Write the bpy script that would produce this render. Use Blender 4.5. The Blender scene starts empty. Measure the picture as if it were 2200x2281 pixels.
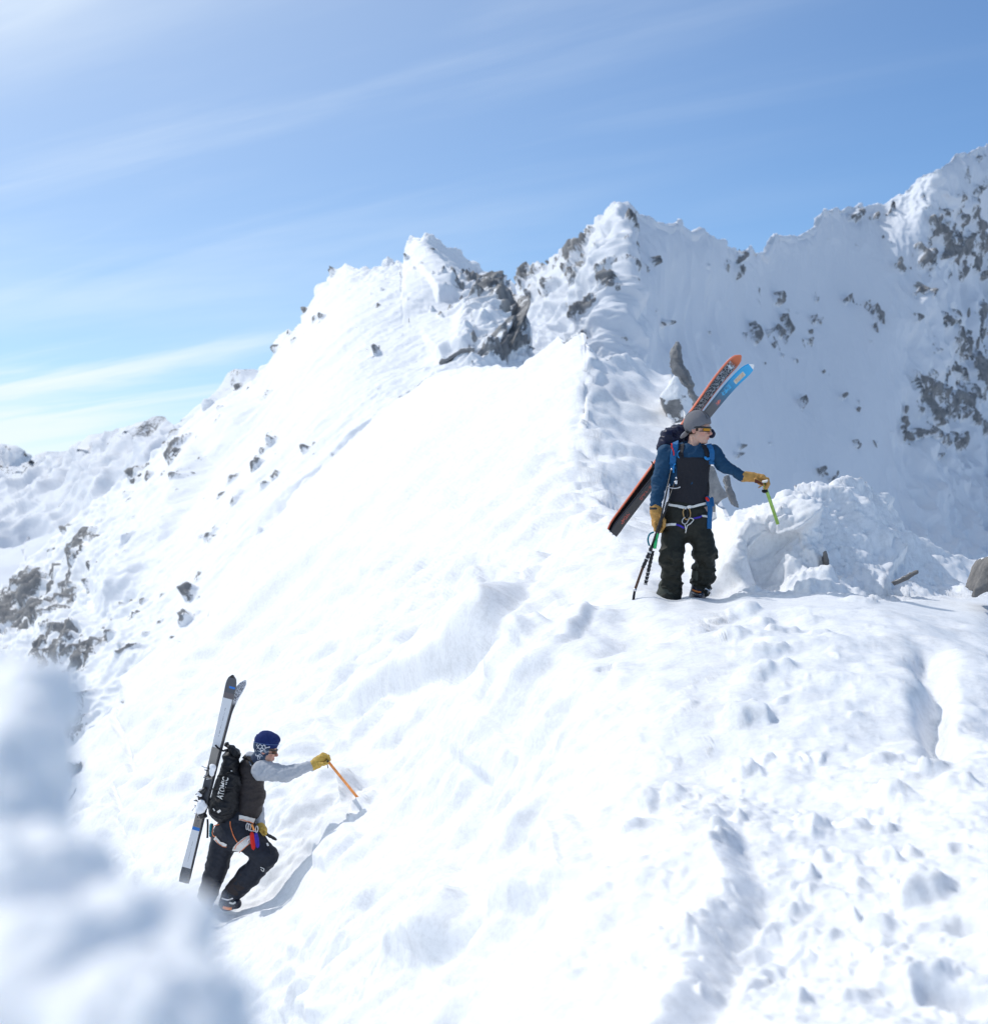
import bpy, bmesh, math, random
import numpy as np
from mathutils import Vector, Matrix

# ---------------------------------------------------------------- camera, sky, sun, exposure
SC = bpy.context.scene
COL = SC.collection
W0, H0, FPX = 2200.0, 2281.0, 3510.0          # the lens: focal length in photograph pixels
cam_d = bpy.data.cameras.new('camera')
cam_d.sensor_fit = 'VERTICAL'
cam_d.sensor_height = 24.0
cam_d.lens = 24.0 * FPX / H0
cam_d.clip_start = 0.05
cam_d.clip_end = 20000.0
cam_d.dof.use_dof = True
cam_d.dof.focus_distance = 14.5
cam_d.dof.aperture_fstop = (cam_d.lens / 1000.0) / 0.019
cam = bpy.data.objects.new('camera', cam_d)
COL.objects.link(cam)
cam.rotation_euler = (math.radians(90), 0, 0)
SC.camera = cam

SUN_AZ = math.radians(-66.0)                   # left of the view direction (+Y)
SUN_EL = math.radians(51.0)
world = bpy.data.worlds.new('World')
SC.world = world
world.use_nodes = True
wn = world.node_tree
wn.nodes.clear()
def wnode(t, **kw):
    n = wn.nodes.new(t)
    for k, v in kw.items():
        setattr(n, k, v)
    return n
def wl(a, b):
    wn.links.new(a, b)
sky = wnode('ShaderNodeTexSky', sky_type='NISHITA', sun_disc=False, sun_elevation=SUN_EL,
            sun_rotation=SUN_AZ, altitude=2000.0, air_density=1.0, dust_density=0.8, ozone_density=2.0)
tc = wnode('ShaderNodeTexCoord')
sep = wnode('ShaderNodeSeparateXYZ')
wl(tc.outputs['Generated'], sep.inputs[0])
def wmath(op, a, b=None, c=None, clamp=False):
    n = wnode('ShaderNodeMath', operation=op)
    n.use_clamp = clamp
    for i, v in enumerate((a, b, c)):
        if v is None:
            continue
        if isinstance(v, (int, float)):
            n.inputs[i].default_value = v
        else:
            wl(v, n.inputs[i])
    return n.outputs[0]
# high cirrus: the view ray meets a flat cloud sheet, long drawn-out fibres along one direction
zc = wmath('MAXIMUM', sep.outputs['Z'], 0.03)
cx = wmath('DIVIDE', sep.outputs['X'], wmath('ADD', zc, 0.12))
cy = wmath('DIVIDE', sep.outputs['Y'], wmath('ADD', zc, 0.12))
comb = wnode('ShaderNodeCombineXYZ')
wl(cx, comb.inputs[0]); wl(cy, comb.inputs[1])
def cirrus(scale, sx, sy, rot, detail, lo, hi, seed):
    m0 = wnode('ShaderNodeMapping')
    m0.inputs['Rotation'].default_value = (0, 0, math.radians(rot))
    wl(comb.outputs[0], m0.inputs[0])
    m = wnode('ShaderNodeMapping')
    m.inputs['Scale'].default_value = (sx, sy, 1)
    m.inputs['Location'].default_value = (seed, seed * 0.7, 0)
    wl(m0.outputs[0], m.inputs[0])
    n = wnode('ShaderNodeTexNoise')
    n.inputs['Scale'].default_value = scale
    n.inputs['Detail'].default_value = detail
    n.inputs['Roughness'].default_value = 0.55
    n.inputs['Distortion'].default_value = 0.6
    wl(m.outputs[0], n.inputs['Vector'])
    r = wnode('ShaderNodeMapRange', interpolation_type='SMOOTHSTEP')
    r.inputs['From Min'].default_value = lo
    r.inputs['From Max'].default_value = hi
    wl(n.outputs['Fac'], r.inputs['Value'])
    return r.outputs[0]
c1 = cirrus(0.8, 0.40, 1.0, 22, 6, 0.36, 0.74, 3.1)
c2 = cirrus(2.2, 0.24, 1.3, 34, 10, 0.42, 0.76, 9.7)
# the veil thickens towards the sun's side of the sky
dotn = wnode('ShaderNodeVectorMath', operation='DOT_PRODUCT')
nrm = wnode('ShaderNodeVectorMath', operation='NORMALIZE')
wl(tc.outputs['Generated'], nrm.inputs[0]); wl(nrm.outputs[0], dotn.inputs[0])
dotn.inputs[1].default_value = (math.sin(SUN_AZ) * math.cos(SUN_EL), math.cos(SUN_AZ) * math.cos(SUN_EL), math.sin(SUN_EL))
side = wnode('ShaderNodeMapRange', interpolation_type='SMOOTHSTEP')
side.inputs['From Min'].default_value = 0.16
side.inputs['From Max'].default_value = 0.80
side.inputs['To Min'].default_value = 0.0
side.inputs['To Max'].default_value = 1.0
wl(dotn.outputs['Value'], side.inputs['Value'])
veil = wmath('MULTIPLY', wmath('ADD', wmath('MULTIPLY', c1, 0.52), wmath('MULTIPLY', c2, 0.34)), side.outputs[0])
veil = wmath('ADD', veil, wmath('MULTIPLY', wmath('POWER', side.outputs[0], 1.4), 0.46))
# low bank of haze and far cloud along the horizon
hz = wnode('ShaderNodeMapRange', interpolation_type='SMOOTHSTEP')
hz.inputs['From Min'].default_value = 0.105
hz.inputs['From Max'].default_value = 0.035
zz = wmath('ADD', sep.outputs['Z'], wmath('MULTIPLY', wmath('SUBTRACT', c2, 0.3), -0.05))
wl(zz, hz.inputs['Value'])
veil = wmath('ADD', veil, wmath('MULTIPLY', wmath('MULTIPLY', hz.outputs[0], 0.95), wmath('POWER', side.outputs[0], 0.5)), clamp=True)
mix = wnode('ShaderNodeMix', data_type='RGBA', blend_type='MIX')
wl(veil, mix.inputs[0])
tint = wnode('ShaderNodeMix', data_type='RGBA', blend_type='MULTIPLY')
tint.inputs[0].default_value = 1.0
tint.inputs[7].default_value = (0.80, 0.99, 1.15, 1)
wl(sky.outputs[0], tint.inputs[6])
wl(tint.outputs[2], mix.inputs[6])
mix.inputs[7].default_value = (7.1, 7.9, 8.6, 1)
bg = wnode('ShaderNodeBackground')
bg.inputs['Strength'].default_value = 0.12
wl(mix.outputs[2], bg.inputs['Color'])
wo = wnode('ShaderNodeOutputWorld')
wl(bg.outputs[0], wo.inputs['Surface'])

sun_d = bpy.data.lights.new('sun', 'SUN')
sun_d.energy = 2.35
sun_d.angle = math.radians(0.55)
sun_d.color = (1.0, 0.965, 0.92)
sun = bpy.data.objects.new('sun', sun_d)
COL.objects.link(sun)
SUN_DIR = Vector((math.sin(SUN_AZ) * math.cos(SUN_EL), math.cos(SUN_AZ) * math.cos(SUN_EL), math.sin(SUN_EL)))
sun.rotation_euler = SUN_DIR.to_track_quat('Z', 'Y').to_euler()

SC.view_settings.view_transform = 'Standard'
SC.view_settings.look = 'None'
SC.view_settings.exposure = 0.08
SC.view_settings.gamma = 1.0
SC.view_settings.use_curve_mapping = False
SC.render.engine = 'CYCLES'
SC.cycles.use_denoising = True
SC.cycles.max_bounces = 6
SC.cycles.diffuse_bounces = 4
SC.cycles.sample_clamp_indirect = 6.0
random.seed(11)
rng = np.random.default_rng(11)

# ---------------------------------------------------------------- helpers
def P(px, py, d):
    """the place in the world, d metres ahead, that the photograph shows at (px, py)"""
    return np.array([(px - W0 / 2) / FPX * d, d, (H0 / 2 - py) / FPX * d])

def link(o, parent=None):
    COL.objects.link(o)
    if parent is not None:
        o.parent = parent
    return o

def tag(o, label=None, cat=None, group=None, kind=None):
    if label: o['label'] = label
    if cat: o['category'] = cat
    if group: o['group'] = group
    if kind: o['kind'] = kind
    return o

def empty(name, loc=(0, 0, 0)):
    o = bpy.data.objects.new(name, None)
    o.empty_display_size = 0.1
    o.location = [float(v) for v in loc]
    COL.objects.link(o)
    return o

def local(V, parent):
    if parent is None:
        return V
    q = parent
    off = np.zeros(3)
    while q is not None:
        off = off + np.array(q.location)
        q = q.parent
    return V - off

def mesh_np(name, V, F, mat, parent=None, smooth=True, attrs=None):
    """one mesh object from numpy vertices (world metres) and quad/tri faces"""
    V = np.asarray(V, dtype=np.float64)
    me = bpy.data.meshes.new(name)
    o = bpy.data.objects.new(name, me)
    Vl = local(V, parent)
    if parent is None:                         # put the origin at the base of the thing
        c = np.array([V[:, 0].mean(), V[:, 1].mean(), V[:, 2].min()])
        Vl = V - c
        o.location = c
    if isinstance(F, np.ndarray):
        n, k = F.shape
        me.vertices.add(len(V)); me.vertices.foreach_set('co', Vl.astype(np.float32).ravel())
        me.loops.add(n * k); me.loops.foreach_set('vertex_index', F.astype(np.int32).ravel())
        me.polygons.add(n)
        me.polygons.foreach_set('loop_start', np.arange(0, n * k, k, dtype=np.int32))
        me.polygons.foreach_set('loop_total', np.full(n, k, dtype=np.int32))
    else:
        me.from_pydata([tuple(map(float, v)) for v in Vl], [], F)
    me.polygons.foreach_set('use_smooth', [smooth] * len(me.polygons))
    if attrs:
        for an, av in attrs.items():
            a = me.attributes.new(an, 'FLOAT', 'POINT')
            a.data.foreach_set('value', np.asarray(av, dtype=np.float32).ravel())
    me.update(calc_edges=True)
    me.validate()
    for m in (mat if isinstance(mat, (list, tuple)) else [mat]):
        me.materials.append(m)
    link(o, parent)
    return o

# gradient noise on numpy points
_g = np.random.default_rng(5)
_perm = _g.permutation(256)
_perm = np.concatenate([_perm, _perm, _perm]).astype(np.int32)
_grad = _g.normal(size=(256, 3)); _grad /= np.linalg.norm(_grad, axis=1)[:, None]
def noise(Pn, seed=0):
    Pn = np.asarray(Pn, dtype=np.float64) + seed * 17.31
    I = np.floor(Pn).astype(np.int64)
    f = Pn - I
    I = I & 255
    u = f * f * f * (f * (f * 6 - 15) + 10)
    r = np.zeros(len(Pn))
    for dx in (0, 1):
        wx = u[:, 0] if dx else 1 - u[:, 0]
        a = _perm[(I[:, 0] + dx) & 255]
        for dy in (0, 1):
            wy = u[:, 1] if dy else 1 - u[:, 1]
            b = _perm[(a + I[:, 1] + dy) & 255]
            for dz in (0, 1):
                wz = u[:, 2] if dz else 1 - u[:, 2]
                g = _grad[_perm[(b + I[:, 2] + dz) & 255]]
                r += wx * wy * wz * (g[:, 0] * (f[:, 0] - dx) + g[:, 1] * (f[:, 1] - dy) + g[:, 2] * (f[:, 2] - dz))
    return r * 1.6                               # about -1..1
def stretch(Pn, u, k):
    """coordinates drawn out k times along direction u"""
    u = np.asarray(u, float); u = u / np.linalg.norm(u)
    return Pn - (1 - 1.0 / k) * (Pn @ u)[:, None] * u
def fbm(Pn, wl0, octs, gain=0.5, seed=0, cell=None, billow=False, ridge=False):
    r = np.zeros(len(Pn)); a = 1.0; w = wl0
    for k in range(octs):
        if cell is not None:
            fade = np.clip(w / (3.2 * cell) - 0.6, 0, 1)
            idx = fade > 0
            n = np.zeros(len(Pn))
            if idx.any():
                n[idx] = noise(Pn[idx] / w, seed + k * 3.7) * fade[idx]
        else:
            n = noise(Pn / w, seed + k * 3.7)
        if billow: n = np.abs(n) * 2 - 0.55
        if ridge: n = 0.55 - np.abs(n) * 2
        r += a * n
        a *= gain; w *= 0.5
    return r
def sstep(a, b, x):
    t = np.clip((x - a) / (b - a), 0, 1)
    return t * t * (3 - 2 * t)

def seg_dist(px, py, line):
    """distance to a polyline and on which side (positive: to the right of its downward run)"""
    best = np.full(px.shape, 1e9); sg = np.zeros(px.shape); tt = np.zeros(px.shape)
    n = len(line) - 1
    for i in range(n):
        ax, ay = line[i]; bx, by = line[i + 1]
        vx, vy = bx - ax, by - ay
        L2 = vx * vx + vy * vy
        t = np.clip(((px - ax) * vx + (py - ay) * vy) / L2, 0, 1)
        qx, qy = px - ax - t * vx, py - ay - t * vy
        d = np.hypot(qx, qy)
        m = d < best
        best = np.where(m, d, best)
        sg = np.where(m, np.sign(vy * (px - ax) - vx * (py - ay)), sg)
        tt = np.where(m, (i + t) / n, tt)
    return best, sg, tt

class Disparity:
    """a smooth surface through known points of the place: (px, py, distance)"""
    def __init__(self, pts, lam=1e-4):
        A = np.array(pts, float)
        self.x = A[:, :2] / 1000.0
        y = 1.0 / A[:, 2]
        n = len(A)
        K = self.k(self.x, self.x) + lam * np.eye(n)
        Q = np.c_[np.ones(n), self.x]
        M = np.block([[K, Q], [Q.T, np.zeros((3, 3))]])
        s = np.linalg.solve(M, np.r_[y, np.zeros(3)])
        self.w, self.c = s[:n], s[n:]
    @staticmethod
    def k(a, b):
        r2 = ((a[:, None, :] - b[None, :, :]) ** 2).sum(-1)
        return 0.5 * r2 * np.log(r2 + 1e-12)
    def __call__(self, px, py):
        X = np.c_[px.ravel(), py.ravel()] / 1000.0
        r = np.empty(len(X))
        for i in range(0, len(X), 40000):
            x = X[i:i + 40000]
            r[i:i + 40000] = self.k(x, self.x) @ self.w + self.c[0] + x @ self.c[1:]
        return r.reshape(px.shape)
# ---------------------------------------------------------------- materials
class NT:
    def __init__(self, name):
        self.m = bpy.data.materials.new(name); self.m.use_nodes = True
        self.t = self.m.node_tree; self.t.nodes.clear()
        self.out = self.n('ShaderNodeOutputMaterial')
        self.b = self.n('ShaderNodeBsdfPrincipled')
        self.t.links.new(self.b.outputs[0], self.out.inputs['Surface'])
    def n(self, t, **kw):
        x = self.t.nodes.new(t)
        for k, v in kw.items(): setattr(x, k, v)
        return x
    def l(self, a, b): self.t.links.new(a, b)
    def set(self, **kw):
        for k, v in kw.items():
            self.b.inputs[k.replace('_', ' ')].default_value = v
    def coord(self, scale=(1, 1, 1), rot=(0, 0, 0), kind='Object'):
        c = self.n('ShaderNodeTexCoord'); m = self.n('ShaderNodeMapping')
        m.inputs['Scale'].default_value = scale; m.inputs['Rotation'].default_value = rot
        self.l(c.outputs[kind], m.inputs[0]); return m.outputs[0]
    def noise(self, vec, scale, detail=4, rough=0.55, dist=0.0):
        x = self.n('ShaderNodeTexNoise'); self.l(vec, x.inputs['Vector'])
        x.inputs['Scale'].default_value = scale; x.inputs['Detail'].default_value = detail
        x.inputs['Roughness'].default_value = rough; x.inputs['Distortion'].default_value = dist
        return x.outputs['Fac']
    def math(self, op, a, b=0.0, clamp=False):
        x = self.n('ShaderNodeMath', operation=op); x.use_clamp = clamp
        for i, v in enumerate((a, b)):
            if isinstance(v, (int, float)): x.inputs[i].default_value = v
            else: self.l(v, x.inputs[i])
        return x.outputs[0]
    def range(self, v, a, b, c=0.0, d=1.0):
        x = self.n('ShaderNodeMapRange', interpolation_type='SMOOTHSTEP')
        for i, q in zip(('From Min', 'From Max', 'To Min', 'To Max'), (a, b, c, d)): x.inputs[i].default_value = q
        self.l(v, x.inputs['Value']); return x.outputs[0]
    def ramp(self, v, stops, const=False):
        x = self.n('ShaderNodeValToRGB'); e = x.color_ramp.elements
        if const: x.color_ramp.interpolation = 'CONSTANT'
        e[0].position, e[0].color = stops[0][0], (*stops[0][1], 1)
        e[1].position, e[1].color = stops[1][0], (*stops[1][1], 1)
        for p, c in stops[2:]:
            q = e.new(p); q.color = (*c, 1)
        self.l(v, x.inputs[0]); return x.outputs[0]
    def mix(self, f, a, b, mode='MIX'):
        x = self.n('ShaderNodeMix', data_type='RGBA', blend_type=mode)
        for i, v in ((0, f), (6, a), (7, b)):
            if isinstance(v, (int, float)): x.inputs[i].default_value = v
            elif isinstance(v, tuple): x.inputs[i].default_value = (*v, 1)
            else: self.l(v, x.inputs[i])
        return x.outputs[2]
    def color(self, v): self.l(v, self.b.inputs['Base Color'])
    def bump(self, h, strength, dist):
        x = self.n('ShaderNodeBump'); x.inputs['Strength'].default_value = strength
        x.inputs['Distance'].default_value = dist
        self.l(h, x.inputs['Height']); self.l(x.outputs[0], self.b.inputs['Normal'])

ROCK_STOPS = [(0.3, (0.085, 0.09, 0.10)), (0.7, (0.40, 0.39, 0.375)), (0.5, (0.235, 0.236, 0.24))]
def rock_color(t, vec, s):
    a = t.noise(vec, s, 6, 0.62, 0.3)
    b = t.noise(vec, s * 6.0, 5, 0.7)
    v = t.math('ADD', t.math('MULTIPLY', a, 0.68), t.math('MULTIPLY', b, 0.32))
    return t.ramp(v, ROCK_STOPS), v

def snow_mat(name, grain, rock=None, rs=1.0, tint=(0.85, 0.862, 0.885), squeeze=(1, 1, 1), bump=0.5, edge=0.35, crust=0.0):
    t = NT(name)
    vec = t.coord()
    n1 = t.noise(vec, grain, 6, 0.7)
    n2 = t.noise(vec, grain * 0.17, 4, 0.6)
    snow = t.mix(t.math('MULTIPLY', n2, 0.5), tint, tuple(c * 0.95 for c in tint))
    if crust:                                  # wind crust beside softer snow: a shade less white, in grains and streaks
        g1 = t.noise(vec, 26.0, 5, 0.8); g2 = t.noise(t.coord((2.6, 2.6, 1.0), (0, math.radians(41), 0)), 2.6, 9, 0.78, .5)
        g = t.range(t.math('ADD', t.math('MULTIPLY', g1, .45), t.math('MULTIPLY', g2, .55)), .44, .60)
        snow = t.mix(t.math('MULTIPLY', g, crust), snow, tuple(c * .80 for c in tint))
    h = t.math('ADD', n1, t.math('MULTIPLY', n2, 2.0))
    if rock:
        at = t.n('ShaderNodeAttribute'); at.attribute_name = rock
        v2 = t.coord(squeeze)
        f = t.noise(v2, rs, 9, 0.80, 0.4)
        m = t.math('ADD', at.outputs['Fac'], t.math('MULTIPLY', t.math('SUBTRACT', f, 0.5), edge * 2))
        mask = t.range(m, 0.498, 0.515)
        rc, rv = rock_color(t, v2, rs * 0.8)
        t.color(t.mix(mask, snow, rc))
        t.l(t.range(m, 0.49, 0.53, 0.55, 0.85), t.b.inputs['Roughness'])
        h = t.math('ADD', t.math('MULTIPLY', h, t.math('SUBTRACT', 1.0, mask)), t.math('MULTIPLY', t.math('MULTIPLY', rv, 6.0), mask))
    else:
        t.color(snow); t.set(Roughness=0.55)
    t.bump(h, bump, 0.5 / grain)
    t.b.inputs['Specular IOR Level'].default_value = 0.15
    return t.m

M_near = snow_mat('snow_near', 14.0, bump=0.09, crust=.70, tint=(.87, .88, .90))
M_face = snow_mat('snow_face', 1.6, rock='rock', rs=1.1, squeeze=(1, 1, 0.6), bump=0.2, edge=0.5)
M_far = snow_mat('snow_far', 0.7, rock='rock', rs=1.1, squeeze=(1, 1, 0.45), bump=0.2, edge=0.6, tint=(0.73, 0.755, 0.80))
M_vfar = snow_mat('snow_very_far', 0.08, rock='rock', rs=0.05, squeeze=(1, 1, 0.5), bump=0.8)

def plain(name, col, rough=0.8, metal=0.0, grain=None, amt=0.25, bump=0.0, stretchv=(1, 1, 1), spec=0.3):
    t = NT(name); t.set(Roughness=rough, Metallic=metal)
    t.b.inputs['Specular IOR Level'].default_value = spec
    vec = t.coord(stretchv)
    s = grain or 30.0
    n = t.noise(vec, s, 5, 0.6)
    dark = tuple(c * (1 - amt) for c in col); lite = tuple(min(1, c * (1 + amt)) for c in col)
    t.color(t.ramp(n, [(0.3, dark), (0.7, lite)]))
    if bump: t.bump(n, bump, 0.4 / s)
    return t.m

def rock_mat(name, s, snowy=0.35, tintv=None, thr=0.62):
    """bare stone with snow caught on its upward faces and frost in its hollows"""
    t = NT(name)
    vec = t.coord()
    rc, rv = rock_color(t, vec, s)
    if tintv: rc = t.mix(0.55, rc, tintv, 'MULTIPLY')
    g = t.n('ShaderNodeNewGeometry'); sp = t.n('ShaderNodeSeparateXYZ'); t.l(g.outputs['Normal'], sp.inputs[0])
    n = t.noise(vec, s * 2.2, 6, 0.65)
    m = t.math('ADD', t.math('ADD', sp.outputs['Z'], t.math('MULTIPLY', t.math('SUBTRACT', n, 0.5), 1.6)), snowy - 0.35)
    mask = t.range(m, thr, thr + 0.07)
    t.color(t.mix(mask, rc, (0.88, 0.9, 0.93)))
    t.set(Roughness=0.88)
    t.bump(t.math('ADD', rv, t.math('MULTIPLY', mask, 0.6)), 0.7, 0.25 / s)
    return t.m
# ---------------------------------------------------------------- terrain sheets
def axis(lo, hi, a, b, n_in, n_out):
    """sample positions: dense inside a..b (what the photograph shows), sparse outside"""
    parts = []
    if lo < a: parts.append(np.linspace(lo, a, n_out, endpoint=False))
    parts.append(np.linspace(a, b, n_in, endpoint=False))
    parts.append(np.linspace(b, hi, n_out if hi > b else 1))
    return np.concatenate(parts)

def scoop(px, py, A, B):
    """a wind drift: a gentle back, a smooth lee side that faces away from the sun, a rough lip below it"""
    ax, ay = A; L = math.hypot(B[0] - ax, B[1] - ay); ux, uy = (B[0] - ax) / L, (B[1] - ay) / L
    u = ((px - ax) * ux + (py - ay) * uy) / L
    v = (px - ax) * uy - (py - ay) * ux                # positive to the lower right
    uc = np.clip(u, 0.001, 1)
    x = (52 * np.sin(np.pi * uc ** .6) - v) / (9 + 14 * np.sin(np.pi * uc ** .8))   # 0 at the lip, 1 at the crest
    e = sstep(-.02, .16, u) * sstep(1.02, .70, u)
    h = np.where(x < 0, 0, np.where(x < 1, .46 * sstep(-.05, 1, x) * (.75 + .25 * sstep(0, 1, x)) - .05 * np.exp(-((x - .15) / .15) ** 2), .46 * np.exp(-((x - 1) / 3.5) ** 2)))
    return .60 * e * h, .9 * e * sstep(-.2, .3, x) * sstep(2.2, .9, x)

def terrain(name, mat, top, bottom, ctrl, nx, ny, xr, detail, back, seed=0, inx=(-20, 2220), vpow=1.0, jag=None, lam=1e-4, dmin=1e-4):
    """a sheet of ground whose crest is `top`; `back` = [(metres behind the crest, metres down), ...]"""
    xs = axis(xr[0], xr[1], max(inx[0], xr[0]), min(inx[1], xr[1]), nx, 26)
    tp = np.array(top, float)
    ytop = np.interp(xs, tp[:, 0], tp[:, 1])
    if jag is not None:
        ytop = ytop + jag(xs)
    bt = np.array(bottom, float) if not isinstance(bottom, (int, float)) else None
    ybot = np.interp(xs, bt[:, 0], bt[:, 1]) if bt is not None else np.full_like(xs, bottom)
    v = np.linspace(0, 1, ny) ** vpow
    PX = np.repeat(xs[None, :], ny, 0)
    dx = np.arange(xr[0] - 600, xr[1] + 600, 4.0)      # rows follow a smoothed crest, bending to the true one only near it
    gk = np.exp(-0.5 * (np.arange(-300, 301, 4.0) / 90.0) ** 2); gk /= gk.sum()
    ys = np.interp(xs, dx, np.convolve(np.interp(dx, xs, ytop), gk, 'same'))
    kk = 6.0
    lead = (ytop - ys) * (1 - 0)
    PY = ys[None, :] + (ybot - ys)[None, :] * v[:, None] + lead[None, :] * ((np.exp(-kk * v) - math.exp(-kk)) / (1 - math.exp(-kk)))[:, None]
    disp = Disparity(ctrl, lam)
    D = 1.0 / np.maximum(disp(PX, PY), dmin)
    G = np.stack([(PX - W0 / 2) / FPX * D, D, (H0 / 2 - PY) / FPX * D], -1)
    rows = [G]
    pxr, pyr = [PX], [PY]
    br = []
    crest = G[0]
    away = crest / np.linalg.norm(crest[:, :2], axis=1)[:, None]   # first along the slope's own tangent, then down
    away[:, 2] = np.minimum(away[:, 2], 0)
    for s, k in back:
        br.append(crest + away * s - np.array([0, 0, 1.0]) * k)
    nb = len(back)
    G = np.concatenate([np.array(br), G], 0) if nb else G
    PX = np.concatenate([np.repeat(PX[:1], nb, 0), PX], 0)
    PY = np.concatenate([np.repeat(PY[:1], nb, 0), PY], 0)
    R, C = PX.shape
    gu = np.gradient(G, axis=1); gv = np.gradient(G, axis=0)
    # smooth normals so that the crest does not split
    N = np.cross(gv, gu); N /= np.maximum(np.linalg.norm(N, axis=2), 1e-9)[..., None]
    for _ in range(3):
        Np = np.pad(N, ((1, 1), (1, 1), (0, 0)), 'edge')
        N = (Np[:-2, 1:-1] + Np[2:, 1:-1] + Np[1:-1, :-2] + Np[1:-1, 2:] + 2 * N)
        N /= np.maximum(np.linalg.norm(N, axis=2), 1e-9)[..., None]
    flip = (N * G).sum(-1) > 0
    if flip[nb:].mean() > 0.5: N = -N
    cell = np.maximum(np.linalg.norm(gu, axis=2), 0.7 * np.linalg.norm(gv, axis=2))
    V = G.reshape(-1, 3); Nf = N.reshape(-1, 3)
    off, attrs = detail(V, PX.ravel(), PY.ravel(), cell.ravel(), Nf)
    V2 = V + (Nf * off[:, None] if off.ndim == 1 else off)
    idx = np.arange(R * C).reshape(R, C)
    F = np.stack([idx[:-1, :-1], idx[1:, :-1], idx[1:, 1:], idx[:-1, 1:]], -1).reshape(-1, 4)
    o = mesh_np(name, V2, F, mat, attrs=attrs)
    o['kind'] = 'structure'
    return o, disp

def blobs(px, py, items):
    """smooth sum of (x, y, rx, ry, angle, height) patches"""
    r = np.zeros(px.shape)
    for x, y, rx, ry, a, h in items:
        m = (np.abs(px - x) < 3.2 * max(rx, ry)) & (np.abs(py - y) < 3.2 * max(rx, ry))
        if not m.any(): continue
        c, s = math.cos(math.radians(a)), math.sin(math.radians(a))
        u = ((px[m] - x) * c - (py[m] - y) * s) / rx
        w = ((px[m] - x) * s + (py[m] - y) * c) / ry
        r[m] += h * np.exp(-(u * u + w * w))
    return r

def mounds(V, px, py, items, disp):
    """lumps and hollows that are round on the ground; sizes in photograph pixels at their distance"""
    r = np.zeros(px.shape)
    for x, y, rx, ry, a, h in items:
        R = 3.0 * max(rx, ry)
        m = (np.abs(px - x) < R) & (np.abs(py - y) < R)
        if not m.any(): continue
        d = 1.0 / max(float(disp(np.array([x], float), np.array([y], float))[0]), 1e-3)
        c0 = P(x, y, d); k = d / FPX
        ca, sa = math.cos(math.radians(-a)), math.sin(math.radians(-a))
        dx, dy = V[m, 0] - c0[0], V[m, 1] - c0[1]
        u = (dx * ca + dy * sa) / (rx * k)
        w = (-dx * sa + dy * ca) / (rx * k * min(1.5, 1.5 * ry / rx + 0.2))
        q = u * u + w * w
        r[m] += h * 0.8 * np.exp(-q * (0.3 + 0.7 * q))
    return r

def ledge(px, py, line, A, drop, rise):
    d, s, t = seg_dist(px, py, line)
    ends = np.clip(np.minimum(t, 1 - t) * 6, 0, 1)
    left = s < 0
    h = np.where(left, sstep(0, drop, d) * np.exp(-np.maximum(d - drop, 0) / rise) * sstep(drop + 2.6 * rise, drop + 1.2 * rise, d), 0.0)
    return A * ends * h

# ---- the slope the climbers are on, the snow cone behind, the platform and the hump at right
PLa, PLb, PLc = 0.874, 0.1855, 4.10
def plane_d(px, py):
    return PLc / (PLa * (px - W0 / 2) / FPX + PLb - (H0 / 2 - py) / FPX)
S_ctrl = []
for q in [(0, 1900), (73, 1790), (203, 1616), (271, 1514), (431, 1398), (562, 1209), (720, 1030), (946, 838),
          (1158, 807), (400, 1750), (620, 1500), (650, 2030), (800, 1250), (900, 1500), (1000, 1050), (1150, 1250),
          (300, 2281), (700, 2281), (300, 2700), (900, 1850), (1150, 1000), (-300, 2300), (200, 2050)]:
    S_ctrl.append((*q, min(plane_d(*q), 70)))
S_ctrl += [(505, 2035, 14.25), (440, 1995, 14.75), (620, 1990, 14.1), (560, 1900, 15.3), (650, 1850, 14.9), (787, 1766, 14.45), (640, 1700, 17.0), (1295, 730, 35), (1400, 810, 34.6), (1480, 850, 34), (1216, 761, 38), (1320, 850, 29.5),
           (1420, 930, 28.2), (1490, 960, 27.6), (1250, 1000, 23), (1350, 1100, 18.5), (1430, 1200, 15.6), (1560, 980, 27),
           (1590, 1060, 23), (1560, 1130, 17), (1500, 1250, 14.5), (1500, 1316, 13.45), (1600, 1316, 13.4), (1459, 1336, 12.8), (1540, 1336, 12.8), (1654, 1336, 12.7),
           (1722, 1336, 12.7), (1850, 1330, 12.6), (1400, 1400, 12.3), (1637, 1155, 14.3), (1640, 1250, 13.7), (1720, 1180, 13.9),
           (1730, 1102, 14.3), (1728, 1148, 13.7), (1823, 1070, 15.0), (1887, 1063, 15.3), (1937, 1066, 15.8), (2001, 1121, 16.4),
           (2060, 1178, 16.8), (2120, 1212, 17), (2196, 1250, 17.2), (1800, 1250, 13.5), (1950, 1250, 13.9), (2100, 1320, 13.8),
           (2200, 1340, 13.5), (1900, 1150, 14.4), (2400, 1330, 16.5), (2600, 1500, 10), (1300, 1500, 11.0), (1500, 1500, 10.4),
           (1800, 1450, 10.6), (2100, 1450, 10.5), (1600, 1700, 8.2), (1900, 1700, 8.0), (2200, 1700, 7.6), (1300, 1800, 8.6),
           (1450, 2000, 6.7), (1800, 2000, 6.1), (2200, 2000, 5.6), (1200, 2050, 7.4), (1100, 2281, 6.6), (1500, 2281, 5.3),
           (1900, 2281, 4.8), (2300, 2281, 4.4), (1500, 2700, 4.1), (2300, 2700, 3.4), (1100, 2700, 5.0)]
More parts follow.
